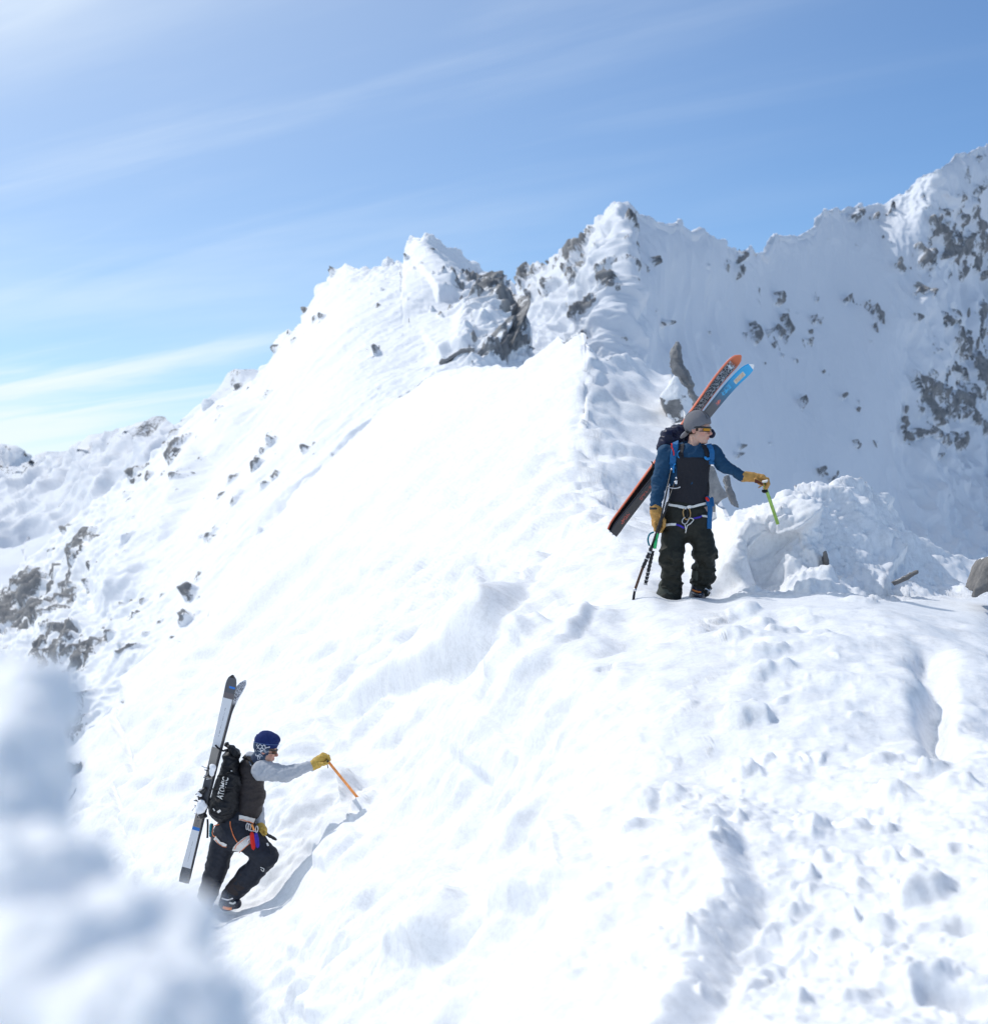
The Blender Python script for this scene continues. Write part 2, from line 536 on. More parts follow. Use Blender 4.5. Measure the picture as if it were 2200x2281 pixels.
S_top = [(-500, 2700), (-200, 2250), (0, 1900), (73, 1790), (140, 1684), (203, 1616), (266, 1553), (271, 1514), (350, 1450),
         (431, 1398), (485, 1315), (562, 1209), (600, 1160), (650, 1095), (720, 1030), (800, 950), (880, 880), (946, 838),
         (985, 820), (1040, 808), (1100, 806), (1158, 809), (1168, 796), (1216, 761), (1260, 736), (1286, 724), (1301, 732),
         (1344, 772), (1379, 790), (1426, 813), (1501, 833), (1540, 900), (1575, 1000), (1600, 1090), (1620, 1140),
         (1637, 1150), (1654, 1137), (1705, 1123), (1730, 1102), (1772, 1080), (1823, 1070), (1887, 1063), (1937, 1066),
         (1971, 1089), (2001, 1121), (2031, 1157), (2060, 1178), (2120, 1212), (2196, 1250), (2300, 1300), (2450, 1380), (2700, 1600)]

LUMPS = [  # (x, y, rx, ry, angle, height): lumps, clods and hollows one can find in the photograph
    (1660, 1375, 34, 16, -10, .07), (1600, 1390, 30, 14, 0, .05), (1545, 1420, 40, 20, 20, .06), (1700, 1400, 30, 12, -25, .06),
    (1740, 1425, 34, 14, -20, .07), (1800, 1400, 26, 12, -5, .05), (1830, 1435, 30, 14, -15, .06), (1640, 1450, 34, 18, 10, .07),
    (1720, 1480, 40, 16, -10, .08), (1690, 1530, 42, 18, -8, .10), (1760, 1520, 28, 12, -25, .07), (1670, 1590, 48, 20, -8, .12),
    (1740, 1565, 26, 10, -15, .05), (1640, 1670, 44, 34, -30, .13), (1530, 1580, 26, 20, 30, .05), (1700, 1650, 16, 10, 0, .05),
    (1430, 1760, 30, 26, 20, .10), (1490, 1735, 24, 20, 20, .07), (1440, 1855, 30, 18, 5, .08), (1585, 1795, 16, 12, 0, .04),
    (1655, 1825, 22, 14, -20, .06), (1640, 1880, 24, 14, -30, .06), (1630, 1910, 30, 16, -30, .07), (1590, 1940, 26, 14, -10, .05),
    (1795, 1655, 13, 9, 0, .03), (1835, 1660, 14, 10, -10, .03), (1760, 1655, 12, 9, 0, .03), (1910, 1790, 18, 12, -10, .04),
    (1815, 1850, 32, 16, -20, .08), (1910, 1820, 22, 16, 0, .05), (1980, 1830, 20, 16, 0, .05), (1855, 1920, 22, 26, -20, .07),
    (1895, 1925, 22, 18, -30, .07), (1945, 1900, 20, 18, -20, .06), (1995, 1905, 22, 24, -10, .08), (2030, 1880, 20, 20, 0, .06),
    (2120, 1880, 26, 20, 0, .05), (1810, 1960, 18, 24, 0, .06), (1830, 1995, 18, 18, 0, .05), (1890, 1985, 20, 18, -10, .05),
    (1830, 2090, 22, 14, -10, .04), (1770, 2030, 16, 12, 0, .03), (1750, 2060, 14, 10, 0, .03), (1790, 2180, 12, 8, 0, .02),
    (1710, 2110, 30, 12, -20, .06), (1700, 2160, 26, 18, 20, .05), (1680, 2200, 26, 20, 10, .05),
    (2075, 1690, 46, 24, -10, .08), (2050, 1700, 20, 14, 0, .05), (2120, 1735, 42, 34, -30, .09), (2140, 1720, 16, 16, 0, .04), (1960, 1665, 46, 20, 20, .07), (1975, 1765, 40, 34, -30, .12),
    (2060, 1990, 40, 60, -20, .12), (2040, 1950, 30, 30, 0, .05), (1960, 2060, 30, 40, -10, .06), (2040, 2200, 60, 50, -20, .08), (2010, 2150, 26, 30, 0, .05), (1960, 2160, 50, 50, 0, .05),
    (2145, 2060, 46, 60, -20, -.14), (2140, 2230, 50, 70, -20, -.12),
    (1985, 2090, 20, 24, 0, -.08), (1355, 1508, 12, 10, 0, -.08), (1915, 1338, 34, 7, -6, .05), (1930, 1362, 22, 8, 0, -.05),
    (1175, 1268, 13, 11, 0, .14), 
    (776, 1752, 20, 18, 0, .26), (790, 1775, 22, 18, 0, .16), (700, 1800, 50, 22, 42, -.12),
    (1728, 1136, 14, 12, 0, .10),
    (1690, 1250, 50, 36, 35, -.22), (1900, 1110, 110, 26, -6, .18), (1800, 1170, 60, 22, 14, .14),
    (1843, 1268, 26, 44, 0, .16), (1790, 1280, 40, 60, 0, .16),
]
_r = np.random.default_rng(3)
def clods():
    out = []
    for _ in range(640):                        # thrown-up crumbs of snow round the boot track
        y = 1370 + 900 * _r.random() ** 0.8
        x = 1720 + 230 * _r.normal() + (y - 1400) * 0.06
        if x < 1180: continue
        s = (4.0 + 9.0 * _r.random() ** 2.2) * (0.6 + (y - 1300) / 1000)
        out.append((x, y, s * 1.35, s, -20 * _r.random(), 0.0016 * s * (0.5 + _r.random())))
    for _ in range(420):
        y = 1350 + 900 * _r.random(); x = 1100 + 1400 * _r.random()
        s = 3.5 + 6.0 * _r.random() ** 2
        out.append((x, y, s * 1.4, s, -20 * _r.random(), 0.0018 * s * _r.random()))
    return out
CLODS = clods()
S_pre = Disparity(S_ctrl, 3e-5)
_hd = np.random.default_rng(8)
def s_detail(V, px, py, cell, N):
    d = V[:, 1]
    near = sstep(22, 11, d)
    calm = 1 - 0.85 * np.exp(-((px - 600) / 230) ** 2 - ((py - 1900) / 190) ** 2)
    far = 1 - near
    hump = sstep(1580, 1700, px) * sstep(1345, 1290, py) * sstep(26, 20, d)
    plat = sstep(1340, 1420, px) * sstep(1300, 1335, py) * sstep(1390, 1350, py)
    cone = sstep(1180, 1240, px) * sstep(1010, 930, py)
    fall = (-0.72, -0.12, -0.66)
    slope = sstep(1550, 1150, px + (py - 1500) * 0.25)
    off = np.zeros(len(V))
    sc, sm = scoop(px + 8 * noise(V * .7, 61), py + 8 * noise(V * .7, 62), (1170, 1310), (700, 1640))
    # broad rolls
    cr = np.exp(-np.maximum(py - np.interp(px, [q[0] for q in S_top], [q[1] for q in S_top]), 0) / 50.0)
    off += calm * (1 - 0.8 * cr) * 0.75 * far * fbm(stretch(V, fall, 3.0), 9.0, 3, seed=1, cell=cell)
    off += calm * 0.16 * near * fbm(V, 2.2, 3, seed=2, cell=cell) * (1 - 0.8 * plat)
    # wind flutes running down the fall line
    W1 = stretch(V, fall, 4.5)
    off += (1 - hump) * (1 - plat) * 0.048 * (0.35 + 1.3 * far) * fbm(stretch(V, (-.5, .6, -.4), 2.0), 0.62, 4, 0.65, seed=14, cell=cell, billow=True)
    off += (0.3 + 0.7 * calm) * slope * (0.09 + 0.13 * far) * fbm(W1, 1.5, 5, 0.55, seed=4, cell=cell) * (1 - hump)
    off += slope * (0.034 + 0.040 * far) * fbm(stretch(V, fall, 2.6), 0.42, 4, 0.65, seed=17, cell=cell * .5) * (1 - hump)
    off += slope * 0.06 * fbm(stretch(V, (-0.8, 0.2, -0.5), 2.4), 0.55, 4, 0.6, seed=6, cell=cell, billow=True) * sstep(-0.5, 0.4, fbm(V, 5.0, 2, seed=12)) * (1 - hump)
    off += calm * slope * near * 0.08 * fbm(stretch(V, fall, 2.6), 0.9, 4, 0.55, seed=16, cell=cell, ridge=True)
    # scaly crust of the far slope and the cone
    off += far * 0.035 * fbm(stretch(V, (-0.5, 0.1, -0.2), 2.2), 0.7, 3, 0.6, seed=8, cell=cell, billow=True)
    off += cone * 0.08 * fbm(stretch(V, (-0.75, -0.1, -0.6), 2.5), 2.6, 4, 0.5, seed=9, cell=cell * 1.5)
    # rime of the hump
    rv = stretch(V, (1, 0, 0.25), 1.8)
    off += hump * (0.046 * fbm(rv, 0.34, 5, 0.70, seed=21, cell=cell * .35, billow=True) + 0.05 * fbm(V, 1.3, 2, seed=22) + 0.012 * fbm(V, .07, 2, seed=23, cell=cell * .5, billow=True))
    # crumbled, trodden foreground
    tr = near * (1 - plat) * (1 - hump) * (1 - slope * 0.7)
    off += tr * (0.034 * fbm(V, 0.45, 5, 0.55, seed=31, cell=cell) + 0.010 * fbm(V, 0.13, 4, 0.6, seed=33, cell=cell, billow=True) * sstep(-0.4, 0.3, noise(V / 1.1, 5)))
    wx = px + 26 * noise(V * 1.6, 41) * near + 9 * noise(V * 6, 42); wy = py + 20 * noise(V * 1.6, 43) * near + 7 * noise(V * 6, 44)
    Vw = V + 0.075 * np.stack([noise(V * 5, 45), noise(V * 5, 46), np.zeros(len(V))], -1) + 0.030 * np.stack([noise(V * 16, 47), noise(V * 16, 48), np.zeros(len(V))], -1)
    off += blobs(wx, wy, [(2078, 1560, 36, 80, -6, -.20), (2092, 1640, 30, 40, 0, -.10), (2050, 1480, 26, 30, 0, -.08)])
    off += mounds(Vw, px, py, LUMPS, S_pre)
    off += mounds(Vw, px, py, CLODS, S_pre) * (1 - hump) * (1 - plat)
    # drifts with a steep lee side
    jx = px + 14 * noise(V * 1.3, 51) + 6 * noise(V * 4.5, 52); jy = py + 12 * noise(V * 1.3, 53) + 5 * noise(V * 4.5, 54)
    off += ledge(px, py, [(1215, 1215), (1182, 1262), (1150, 1300)], 0.12, 26, 60)
    off = off * (1 - 0.8 * sm) + sc
    off += ledge(jx, jy, [(1345, 1360), (1331, 1387), (1292, 1434), (1229, 1505), (1178, 1544), (1120, 1600)], 0.09, 16, 70)
    off += ledge(px + 0.4 * (jx - px), py + 0.4 * (jy - py), [(1640, 1780), (1670, 1870), (1690, 1953), (1715, 2008), (1695, 2084), (1662, 2126), (1637, 2220), (1600, 2330), (1560, 2500), (1500, 2700)], 0.12, 80, 240)
    off += ledge(jx, jy, [(1350, 1960), (1280, 1990), (1234, 2000), (1150, 2030), (1094, 2060), (1013, 2110), (896, 2165), (820, 2220)], 0.13, 34, 90)
    off += ledge(jx, jy, [(1990, 1075), (2004, 1125), (2010, 1190), (2024, 1240), (1990, 1290)], 0.14, 22, 60)
    off += ledge(jx, jy, [(1860, 1150), (1800, 1175), (1740, 1190), (1690, 1215), (1640, 1270), (1560, 1320)], 0.16, 24, 70)
    for k in range(26):                          # short drift steps scattered over the slope
        x0 = 420 + 900 * _hd.random(); y0 = 1250 + 950 * _hd.random()
        if y0 < 2600 - 1.5 * x0 and y0 < 1500: continue
        L = 70 + 160 * _hd.random(); a = math.radians(36 + 18 * _hd.random())
        ln = [(x0, y0), (x0 - L * .5 * math.cos(a), y0 + L * .5 * math.sin(a)), (x0 - L * math.cos(a), y0 + L * math.sin(a) + 10)]
        off += ledge(jx, jy, ln, 0.05 + 0.07 * _hd.random(), 16 + 16 * _hd.random(), 60)
    return off, None

snow_slope, S_disp = terrain('snow_slope', M_near, S_top, 2700, S_ctrl, 720, 620, (-500, 2700), s_detail,
                             [(60, 60), (22, 16), (9, 5), (3.5, 1.3), (1.2, .28), (.4, .05), (.1, .005)], seed=1, lam=3e-5, inx=(-60, 2480))

# ---- the main face and its summit
C_top = [(-600, 1800), (-300, 1550), (0, 1325), (48, 1272), (126, 1213), (204, 1146), (250, 1105), (291, 1066), (330, 1040), (360, 1010),
         (388, 985), (415, 960), (445, 925), (460, 905), (490, 897), (515, 880), (543, 850), (575, 825), (598, 795), (607, 765), (624, 736), (639, 732), (655, 730),
         (668, 722), (678, 687), (698, 650), (717, 624), (757, 600), (772, 590), (790, 590), (806, 595), (831, 598), (870, 594),
         (898, 587), (900, 565), (907, 536), (917, 523), (930, 523), (936, 530), (943, 521), (954, 518), (980, 532), (1013, 550),
         (1050, 573), (1080, 602), (1102, 628), (1128, 645), (1131, 690), (1140, 760), (1175, 812), (1230, 880), (1400, 1000)]
C_bot = [(-600, 2400), (0, 2000), (150, 1760), (300, 1620), (600, 1330), (950, 990), (1160, 900), (1400, 1100)]
C_ctrl = [(0, 1325, 140), (204, 1146, 144), (388, 988, 145), (543, 850, 143), (700, 650, 139), (780, 590, 137), (900, 570, 133),
          (945, 520, 131), (1013, 550, 134), (1100, 628, 138), (1128, 645, 140), (1000, 700, 111), (1110, 700, 113), (1128, 760, 106),
          (1060, 790, 99), (940, 835, 98), (800, 800, 106), (700, 900, 106), (600, 1000, 108), (600, 1160, 89), (430, 1150, 108),
          (400, 1398, 86), (270, 1510, 84), (200, 1350, 108), (0, 1500, 110), (80, 1700, 90), (850, 700, 115), (560, 950, 121),
          (-300, 1600, 130), (-300, 2000, 96), (1180, 850, 97), (1400, 1000, 96), (0, 1900, 88), (300, 1250, 108)]
C_ROCK = [(60, 1345, 60, 45, 30, .34), (110, 1300, 50, 30, 30, .22), (20, 1390, 40, 50, 0, .30), (170, 1345, 20, 50, -25, .34), (205, 1245, 16, 42, -22, .38),
          (215, 1210, 18, 14, 0, .3), (115, 1395, 26, 42, -30, .38), (195, 1480, 50, 40, -20, .36), (135, 1490, 18, 40, -35, .34),
          (225, 1500, 14, 50, -30, .30), (435, 1060, 22, 36, -10, .36), (400, 1010, 40, 26, 0, .20), (470, 1010, 40, 26, 0, .16),
          (320, 1075, 26, 14, 0, .18), (540, 1180, 60, 12, 40, .24), (490, 1200, 14, 34, -20, .28), (460, 1300, 14, 34, -30, .26), (440, 1340, 20, 12, -20, .22),
          (430, 1390, 10, 16, -20, .28), (410, 1395, 10, 14, 0, .22), (1030, 640, 30, 30, 0, .34), (1070, 660, 26, 22, 0, .24), (1110, 700, 18, 40, 0, .36), (1125, 760, 16, 46, 0, .40),
          (1100, 640, 26, 14, 0, .26), (1050, 620, 20, 16, 0, .2), (1100, 795, 40, 12, 0, .3), (840, 780, 7, 26, -10, .28), (530, 865, 12, 22, -20, .26),
          (680, 700, 10, 22, -20, .26), (725, 720, 12, 10, 0, .24), (620, 780, 14, 10, 0, .22), (910, 690, 8, 14, 0, .15), (330, 1400, 8, 26, -15, .3),
          (180, 1600, 16, 30, -25, .22), (210, 1640, 10, 24, -30, .3), (285, 1030, 30, 20, 0, .1), (700, 1020, 14, 12, 0, .28)]
def c_detail(V, px, py, cell, N):
    fall = (-0.60, -0.30, -0.74)
    crest = np.exp(-np.maximum(py - np.interp(px, [q[0] for q in C_top], [q[1] for q in C_top]), 0) / 40.0)
    damp = 1 - 0.85 * np.sqrt(crest)
    off = damp * 1.3 * fbm(stretch(V, fall, 2.4), 24.0, 3, seed=61, cell=cell)
    off += damp * 0.42 * fbm(stretch(V, fall, 3.0), 7.0, 4, 0.55, seed=63, cell=cell, ridge=True) * sstep(-.6, .6, fbm(V, 18, 2, seed=64))
    off += 0.13 * fbm(stretch(V, fall, 3.0), 2.2, 5, 0.62, seed=65, cell=cell) + 0.04 * fbm(V, .6, 3, 0.6, seed=66, cell=cell, billow=True)
    off += crest * 0.35 * fbm(V, 2.2, 4, 0.6, seed=67, cell=cell, billow=True)
    low = sstep(500, 100, px)
    off += low * 0.9 * fbm(V, 5.0, 5, 0.6, seed=68, cell=cell, ridge=True)
    # the cliffs at the right of the summit and the overhanging slab below it
    cl = sstep(1000, 1050, px) * sstep(600, 640, py) * sstep(830, 790, py)
    off += cl * (0.9 * fbm(stretch(V, (1, .3, .1), 1.5), 2.6, 5, 0.68, seed=69, cell=cell, ridge=True))
    off += ledge(px + 8 * noise(V * .5, 3), py, [(943, 521), (985, 580), (1010, 620), (1020, 660)], 0.8, 16, 90)
    off += ledge(px, py + 6 * noise(V * .4, 7), [(1045, 655), (1000, 665), (975, 680)], 0.5, 10, 50)
    off += ledge(px + 5 * noise(V * .4, 8), py, [(1090, 700), (1110, 730), (1122, 770), (1100, 798)], 0.8, 14, 60)
    off += ledge(px, py + 5 * noise(V * .4, 9), [(1060, 785), (1010, 792), (980, 812)], 0.8, 14, 40)
    off += ledge(px + 10 * noise(V * .3, 10), py + 8 * noise(V * .3, 11), [(640, 930), (560, 1010), (500, 1060), (440, 1180), (330, 1320), (270, 1420)], 1.5, 40, 120)
    reg = blobs(px, py, C_ROCK)
    st = stretch(V, (-0.45, -0.1, -0.9), 2.2)
    m = np.minimum(reg, .42) * 0.95 + 0.36 * fbm(st, 1.6, 6, 0.72, seed=71, cell=cell * .7) - 0.02 + 0.04 * crest * (px < 700) + 0.09 * low
    m += 0.20 * sstep(1030, 1080, px) * sstep(600, 660, py) * sstep(820, 790, py)
    m = np.clip(m + 0.145, 0, 1)
    pro = sstep(0.40, 0.60, m)
    off += pro * (0.35 + 0.5 * fbm(st, 1.8, 4, 0.6, seed=73, cell=cell, ridge=True))
    return off, {'rock': m}
main_face, C_disp = terrain('mountain_face', M_face, C_top, C_bot, C_ctrl, 560, 460, (-600, 1400), c_detail,
                            [(90, 110), (40, 45), (16, 14), (6, 3.5), (2.2, .7), (.7, .1)], inx=(-20, 1240), lam=2e-6)

# ---- the peak behind and the long shaded wall
D_top = [(900, 800), (1060, 720), (1120, 665), (1135, 650), (1164, 616), (1180, 604), (1216, 588), (1222, 574), (1240, 563), (1275, 548), (1300, 522),
         (1315, 511), (1335, 496), (1350, 483), (1354, 463), (1366, 457), (1380, 458), (1391, 449), (1405, 450), (1414, 456), (1426, 464), (1438, 470),
         (1450, 480), (1472, 486), (1495, 490), (1513, 491), (1530, 505), (1542, 511), (1552, 504), (1566, 505), (1580, 514), (1595, 524), (1624, 545),
         (1645, 560), (1653, 562), (1662, 553), (1670, 548), (1682, 557), (1700, 565), (1708, 545), (1723, 517), (1740, 516), (1758, 520),
         (1780, 521), (1798, 512), (1816, 500), (1820, 480), (1835, 467), (1843, 470), (1851, 461), (1874, 464), (1885, 460), (1905, 456), (1915, 453), (1940, 459),
         (1967, 455), (1985, 435), (2005, 428), (2020, 420), (2035, 402), (2049, 388), (2070, 383), (2095, 372), (2118, 355), (2128, 338), (2145, 332), (2155, 338),
         (2170, 326), (2200, 320), (2300, 290), (2500, 250), (2700, 280)]
D_ctrl = [(1000, 800, 190), (1135, 650, 188), (1240, 563, 182), (1315, 511, 177), (1391, 449, 172), (1405, 560, 160), (1400, 650, 150), (1375, 760, 143), (1370, 850, 140),
          (1250, 650, 166), (1150, 780, 162), (1280, 760, 152), (1200, 1000, 150), (1513, 491, 190), (1595, 524, 205), (1700, 565, 222), (1500, 650, 178), (1480, 760, 168),
          (1600, 760, 196), (1798, 512, 238), (1851, 461, 246), (1967, 455, 262), (2049, 388, 262), (2095, 372, 260), (2200, 320, 305), (2200, 600, 288),
          (2050, 700, 246), (1850, 760, 228), (1700, 900, 200), (1900, 1000, 212), (2200, 1000, 262), (2500, 300, 380), (2500, 900, 330), (2000, 900, 230),
          (2200, 1400, 200), (1600, 1200, 172), (1900, 1400, 178), (1400, 1200, 148), (2060, 500, 258)]
D_ROCK = [(1406, 545, 12, 15, 0, .30), (1400, 480, 14, 8, 0, .2), (1398, 628, 16, 24, 0, .22), (1368, 700, 12, 44, 0, .26), (1330, 720, 22, 40, -20, .20),
          (1365, 775, 20, 8, 0, .26), (1340, 660, 34, 34, -35, .18), (1300, 570, 50, 30, 25, .14), (1210, 640, 50, 30, -30, .18), (1170, 640, 16, 20, 0, .22), (1280, 600, 40, 60, -20, .10),
          (1450, 585, 12, 12, 0, .3), (1440, 694, 16, 8, 0, .3), (1402, 770, 16, 16, -30, .24), (1468, 762, 7, 9, 0, .3), (1480, 720, 14, 12, 0, .24), (1500, 640, 8, 24, -20, .20), (1478, 570, 8, 8, 0, .24),
          (1530, 560, 14, 16, 0, .16), (1580, 590, 20, 14, 0, .15), (1640, 595, 40, 24, 0, .22), (1650, 570, 12, 12, 0, .24), (1690, 740, 30, 60, -10, .24), (1740, 700, 30, 50, -10, .22), (1760, 760, 26, 40, 0, .16),
          (1815, 700, 16, 60, -5, .24), (1850, 540, 14, 18, -10, .26), (1900, 545, 10, 14, 20, .28), (1900, 670, 18, 16, 30, .32), (1952, 710, 20, 44, 0, .34), (1970, 545, 12, 22, 0, .16),
          (1885, 485, 12, 12, 0, .3), (1910, 480, 12, 16, 0, .3), (1955, 485, 34, 14, 0, .24), (1985, 480, 10, 14, 0, .3), (2030, 490, 12, 12, 0, .25),
          (2075, 490, 24, 34, 0, .40), (2050, 575, 40, 50, -30, .30), (2010, 600, 20, 40, -20, .30), (2040, 665, 18, 22, 0, .40), (2020, 720, 10, 22, 0, .24), (2110, 540, 40, 50, 0, .30), (2160, 560, 50, 50, 0, .30), (2170, 480, 60, 90, 20, .20),
          (2200, 600, 30, 26, 0, .36), (2180, 400, 50, 60, 20, .16), (2190, 350, 20, 12, 30, .2), (2110, 730, 30, 34, -20, .34), (2140, 780, 30, 40, 0, .36), (2150, 700, 14, 16, 0, .24), (2190, 760, 24, 60, 0, .30), (2080, 720, 20, 26, -30, .24),
          (2060, 790, 14, 8, 0, .24), (2110, 830, 40, 20, -10, .28), (2060, 870, 40, 40, -10, .26), (2030, 850, 14, 26, 0, .28), (2100, 900, 50, 40, 0, .24), (2170, 890, 40, 60, 0, .20), (2050, 945, 46, 36, 0, .36),
          (2030, 960, 30, 26, 0, .30), (2120, 985, 40, 20, 0, .34), (2180, 950, 34, 30, 0, .18), (2075, 1020, 16, 10, 0, .30), (2190, 830, 30, 40, 0, .26), (2200, 700, 20, 40, 0, .26),
          (1785, 905, 14, 20, 0, .14), (1910, 960, 8, 30, 0, .2), (1912, 995, 12, 12, 0, .24), (1950, 1000, 10, 26, -20, .22), (1830, 1050, 22, 14, -20, .36), (1860, 1062, 14, 12, 0, .34), (1882, 882, 6, 5, 0, .4),
          (1720, 985, 5, 7, 0, .35), (1650, 1000, 5, 16, -15, .35), (1985, 960, 4, 7, 0, .3), (1790, 880, 8, 12, 0, .2), (1910, 900, 10, 20, 0, .14), (1835, 830, 12, 14, 0, .16), (1590, 740, 10, 10, 0, .22), (1770, 810, 10, 16, 0, .18)]
def d_detail(V, px, py, cell, N):
    fall = (-0.15, -0.5, -0.85)
    topy = np.interp(px, [q[0] for q in D_top], [q[1] for q in D_top])
    crest = np.exp(-np.maximum(py - topy, 0) / 26.0)
    smooth = sstep(1560, 1640, px) * sstep(500, 620, py) * sstep(2000, 1960, px)
    damp = 1 - 0.85 * np.exp(-np.maximum(py - topy, 0) / 60.0)
    off = damp * 2.2 * fbm(stretch(V, fall, 2.6), 40.0, 3, seed=81, cell=cell)
    off += damp * (1 - 0.8 * smooth) * 0.9 * fbm(stretch(V, fall, 3.0), 9.0, 5, 0.56, seed=83, cell=cell, ridge=True)
    off += crest * 0.7 * fbm(V, 4.5, 4, 0.6, seed=85, cell=cell, billow=True)
    leftf = sstep(1420, 1380, px)
    off += damp * leftf * 1.2 * fbm(V, 7.0, 5, 0.6, seed=87, cell=cell, ridge=True)
    rr = sstep(1990, 2060, px)
    off += damp * rr * 1.6 * fbm(stretch(V, (0, -.4, -.9), 1.8), 8.0, 5, 0.6, seed=88, cell=cell, ridge=True)
    off += ledge(px + 4 * noise(V * .2, 5), py, [(1391, 449), (1400, 500), (1412, 560), (1400, 620), (1395, 690), (1378, 775)], 1.6, 14, 60)
    reg = blobs(px, py, D_ROCK)
    st = stretch(V, (-0.1, -0.35, -0.9), 2.0)
    base = 0.46 * fbm(st, 2.0, 6, 0.80, seed=91, cell=cell * .6)
    m = np.where(reg > 0.01, np.minimum(reg, .36) * (0.66 + 0.16 * sstep(1980, 2060, px)) + base * (0.5 + np.minimum(reg * 3, 1) * 0.95), -1) 
    m = np.clip(m + 0.15 * crest * leftf + 0.14, 0, 1)
    pro = sstep(0.42, 0.60, m)
    off += pro * (0.9 + 0.7 * fbm(st, 3.5, 3, 0.6, seed=93, cell=cell, ridge=True))
    return off, {'rock': m}
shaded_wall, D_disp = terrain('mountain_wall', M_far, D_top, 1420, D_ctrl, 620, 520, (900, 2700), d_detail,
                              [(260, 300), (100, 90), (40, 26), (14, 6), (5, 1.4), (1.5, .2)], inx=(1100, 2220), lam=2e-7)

# ---- left: the sunlit snowfield, the ridge beyond it and the far summit
B2_top = [(-600, 1330), (-200, 1250), (0, 1216), (30, 1222), (55, 1214), (60, 1190), (90, 1196), (110, 1180), (150, 1172), (165, 1166), (185, 1168), (200, 1150), (240, 1120), (330, 1060), (600, 1000)]
B2_ctrl = [(-300, 1270, 330), (0, 1216, 330), (165, 1168, 330), (400, 1050, 330), (0, 1330, 230), (200, 1300, 230), (-300, 1500, 180), (300, 1400, 190), (600, 1300, 220), (600, 1000, 330), (0, 1500, 170)]
def b2_detail(V, px, py, cell, N):
    return 1.6 * fbm(V, 22, 5, 0.5, seed=101, cell=cell), {'rock': np.zeros(len(V))}
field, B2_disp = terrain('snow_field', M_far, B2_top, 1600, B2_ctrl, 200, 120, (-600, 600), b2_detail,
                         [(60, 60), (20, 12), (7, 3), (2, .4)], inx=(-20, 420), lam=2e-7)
B1_top = [(-600, 1250), (-200, 1130), (-60, 1098), (0, 1078), (30, 1066), (60, 1062), (70, 1052), (95, 1046), (103, 1040), (125, 1044), (140, 1032), (160, 1034), (180, 1026), (200, 1030), (215, 1022),
          (228, 1004), (240, 1006), (255, 998), (275, 990), (290, 982), (305, 984), (318, 972), (340, 962), (360, 958), (385, 955), (405, 948), (430, 938), (455, 928), (480, 905), (560, 860), (700, 840)]
B1_ctrl = [(-300, 1170, 560), (0, 1078, 520), (200, 1028, 480), (330, 965, 450), (450, 928, 430), (0, 1200, 420), (200, 1160, 390), (350, 1060, 380), (-300, 1300, 440), (700, 840, 420), (600, 1100, 340), (0, 1350, 380), (150, 1100, 450)]
def b1_detail(V, px, py, cell, N):
    topy = np.interp(px, [q[0] for q in B1_top], [q[1] for q in B1_top])
    up = np.exp(-np.maximum(py - topy, 0) / 60.0)
    off = 5.0 * fbm(stretch(V, (-.3, -.4, -.8), 1.7), 34.0, 4, 0.55, seed=111, cell=cell, ridge=True)
    off += up * 2.2 * fbm(V, 9.0, 4, 0.6, seed=113, cell=cell, ridge=True)
    m = 0.30 * fbm(stretch(V, (-.4, -.2, -.8), 1.6), 14.0, 5, 0.66, seed=115, cell=cell * .6) + 0.26 * up + 0.10 * (px < 160) * (py < 1140)
    return off, {'rock': np.clip(m, 0, 1)}
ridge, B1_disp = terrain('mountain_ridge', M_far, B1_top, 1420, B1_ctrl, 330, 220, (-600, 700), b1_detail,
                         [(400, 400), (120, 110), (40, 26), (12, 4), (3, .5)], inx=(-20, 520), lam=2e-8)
A_top = [(-900, 900), (-500, 940), (-200, 985), (-60, 1000), (0, 1008), (15, 1016), (28, 1018), (40, 1028), (52, 1030), (64, 1044), (90, 1062), (160, 1100), (400, 1180)]
A_ctrl = [(-900, 900, 3000), (0, 1008, 2900), (64, 1044, 3000), (400, 1180, 3100), (0, 1100, 2500), (-500, 1250, 2200), (300, 1250, 2500), (-500, 1000, 2800), (30, 1040, 2750)]
def a_detail(V, px, py, cell, N):
    off = 40 * fbm(V, 260.0, 6, 0.58, seed=121, cell=cell, ridge=True)
    m = 0.30 * fbm(stretch(V, (0.2, -.3, -.9), 2.0), 110.0, 6, 0.68, seed=123, cell=cell * .6) + 0.36
    return off, {'rock': np.clip(m, 0, 1)}
far_peak, A_disp = terrain('mountains_far', M_vfar, A_top, 1300, A_ctrl, 120, 90, (-900, 400), a_detail,
                           [(1500, 1500), (500, 420), (150, 90), (40, 12)], inx=(-20, 140), lam=1e-9)

# valley floor and snow beyond, out to the horizon
gx = np.concatenate([-np.geomspace(9000, 60, 24), np.geomspace(60, 9000, 24)])
gy = np.concatenate([-np.geomspace(9000, 60, 20), np.geomspace(60, 9000, 28)])
GX, GY = np.meshgrid(gx, gy)
GV = np.c_[GX.ravel(), GY.ravel(), np.full(GX.size, -420.0)]
GV[:, 2] += 90 * fbm(GV, 1500, 3, seed=131)
gi = np.arange(GX.size).reshape(GX.shape)
ground = mesh_np('ground', GV, np.stack([gi[:-1, :-1], gi[:-1, 1:], gi[1:, 1:], gi[1:, :-1]], -1).reshape(-1, 4), M_vfar,
                 attrs={'rock': np.full(len(GV), 0.2)})
ground['kind'] = 'structure'
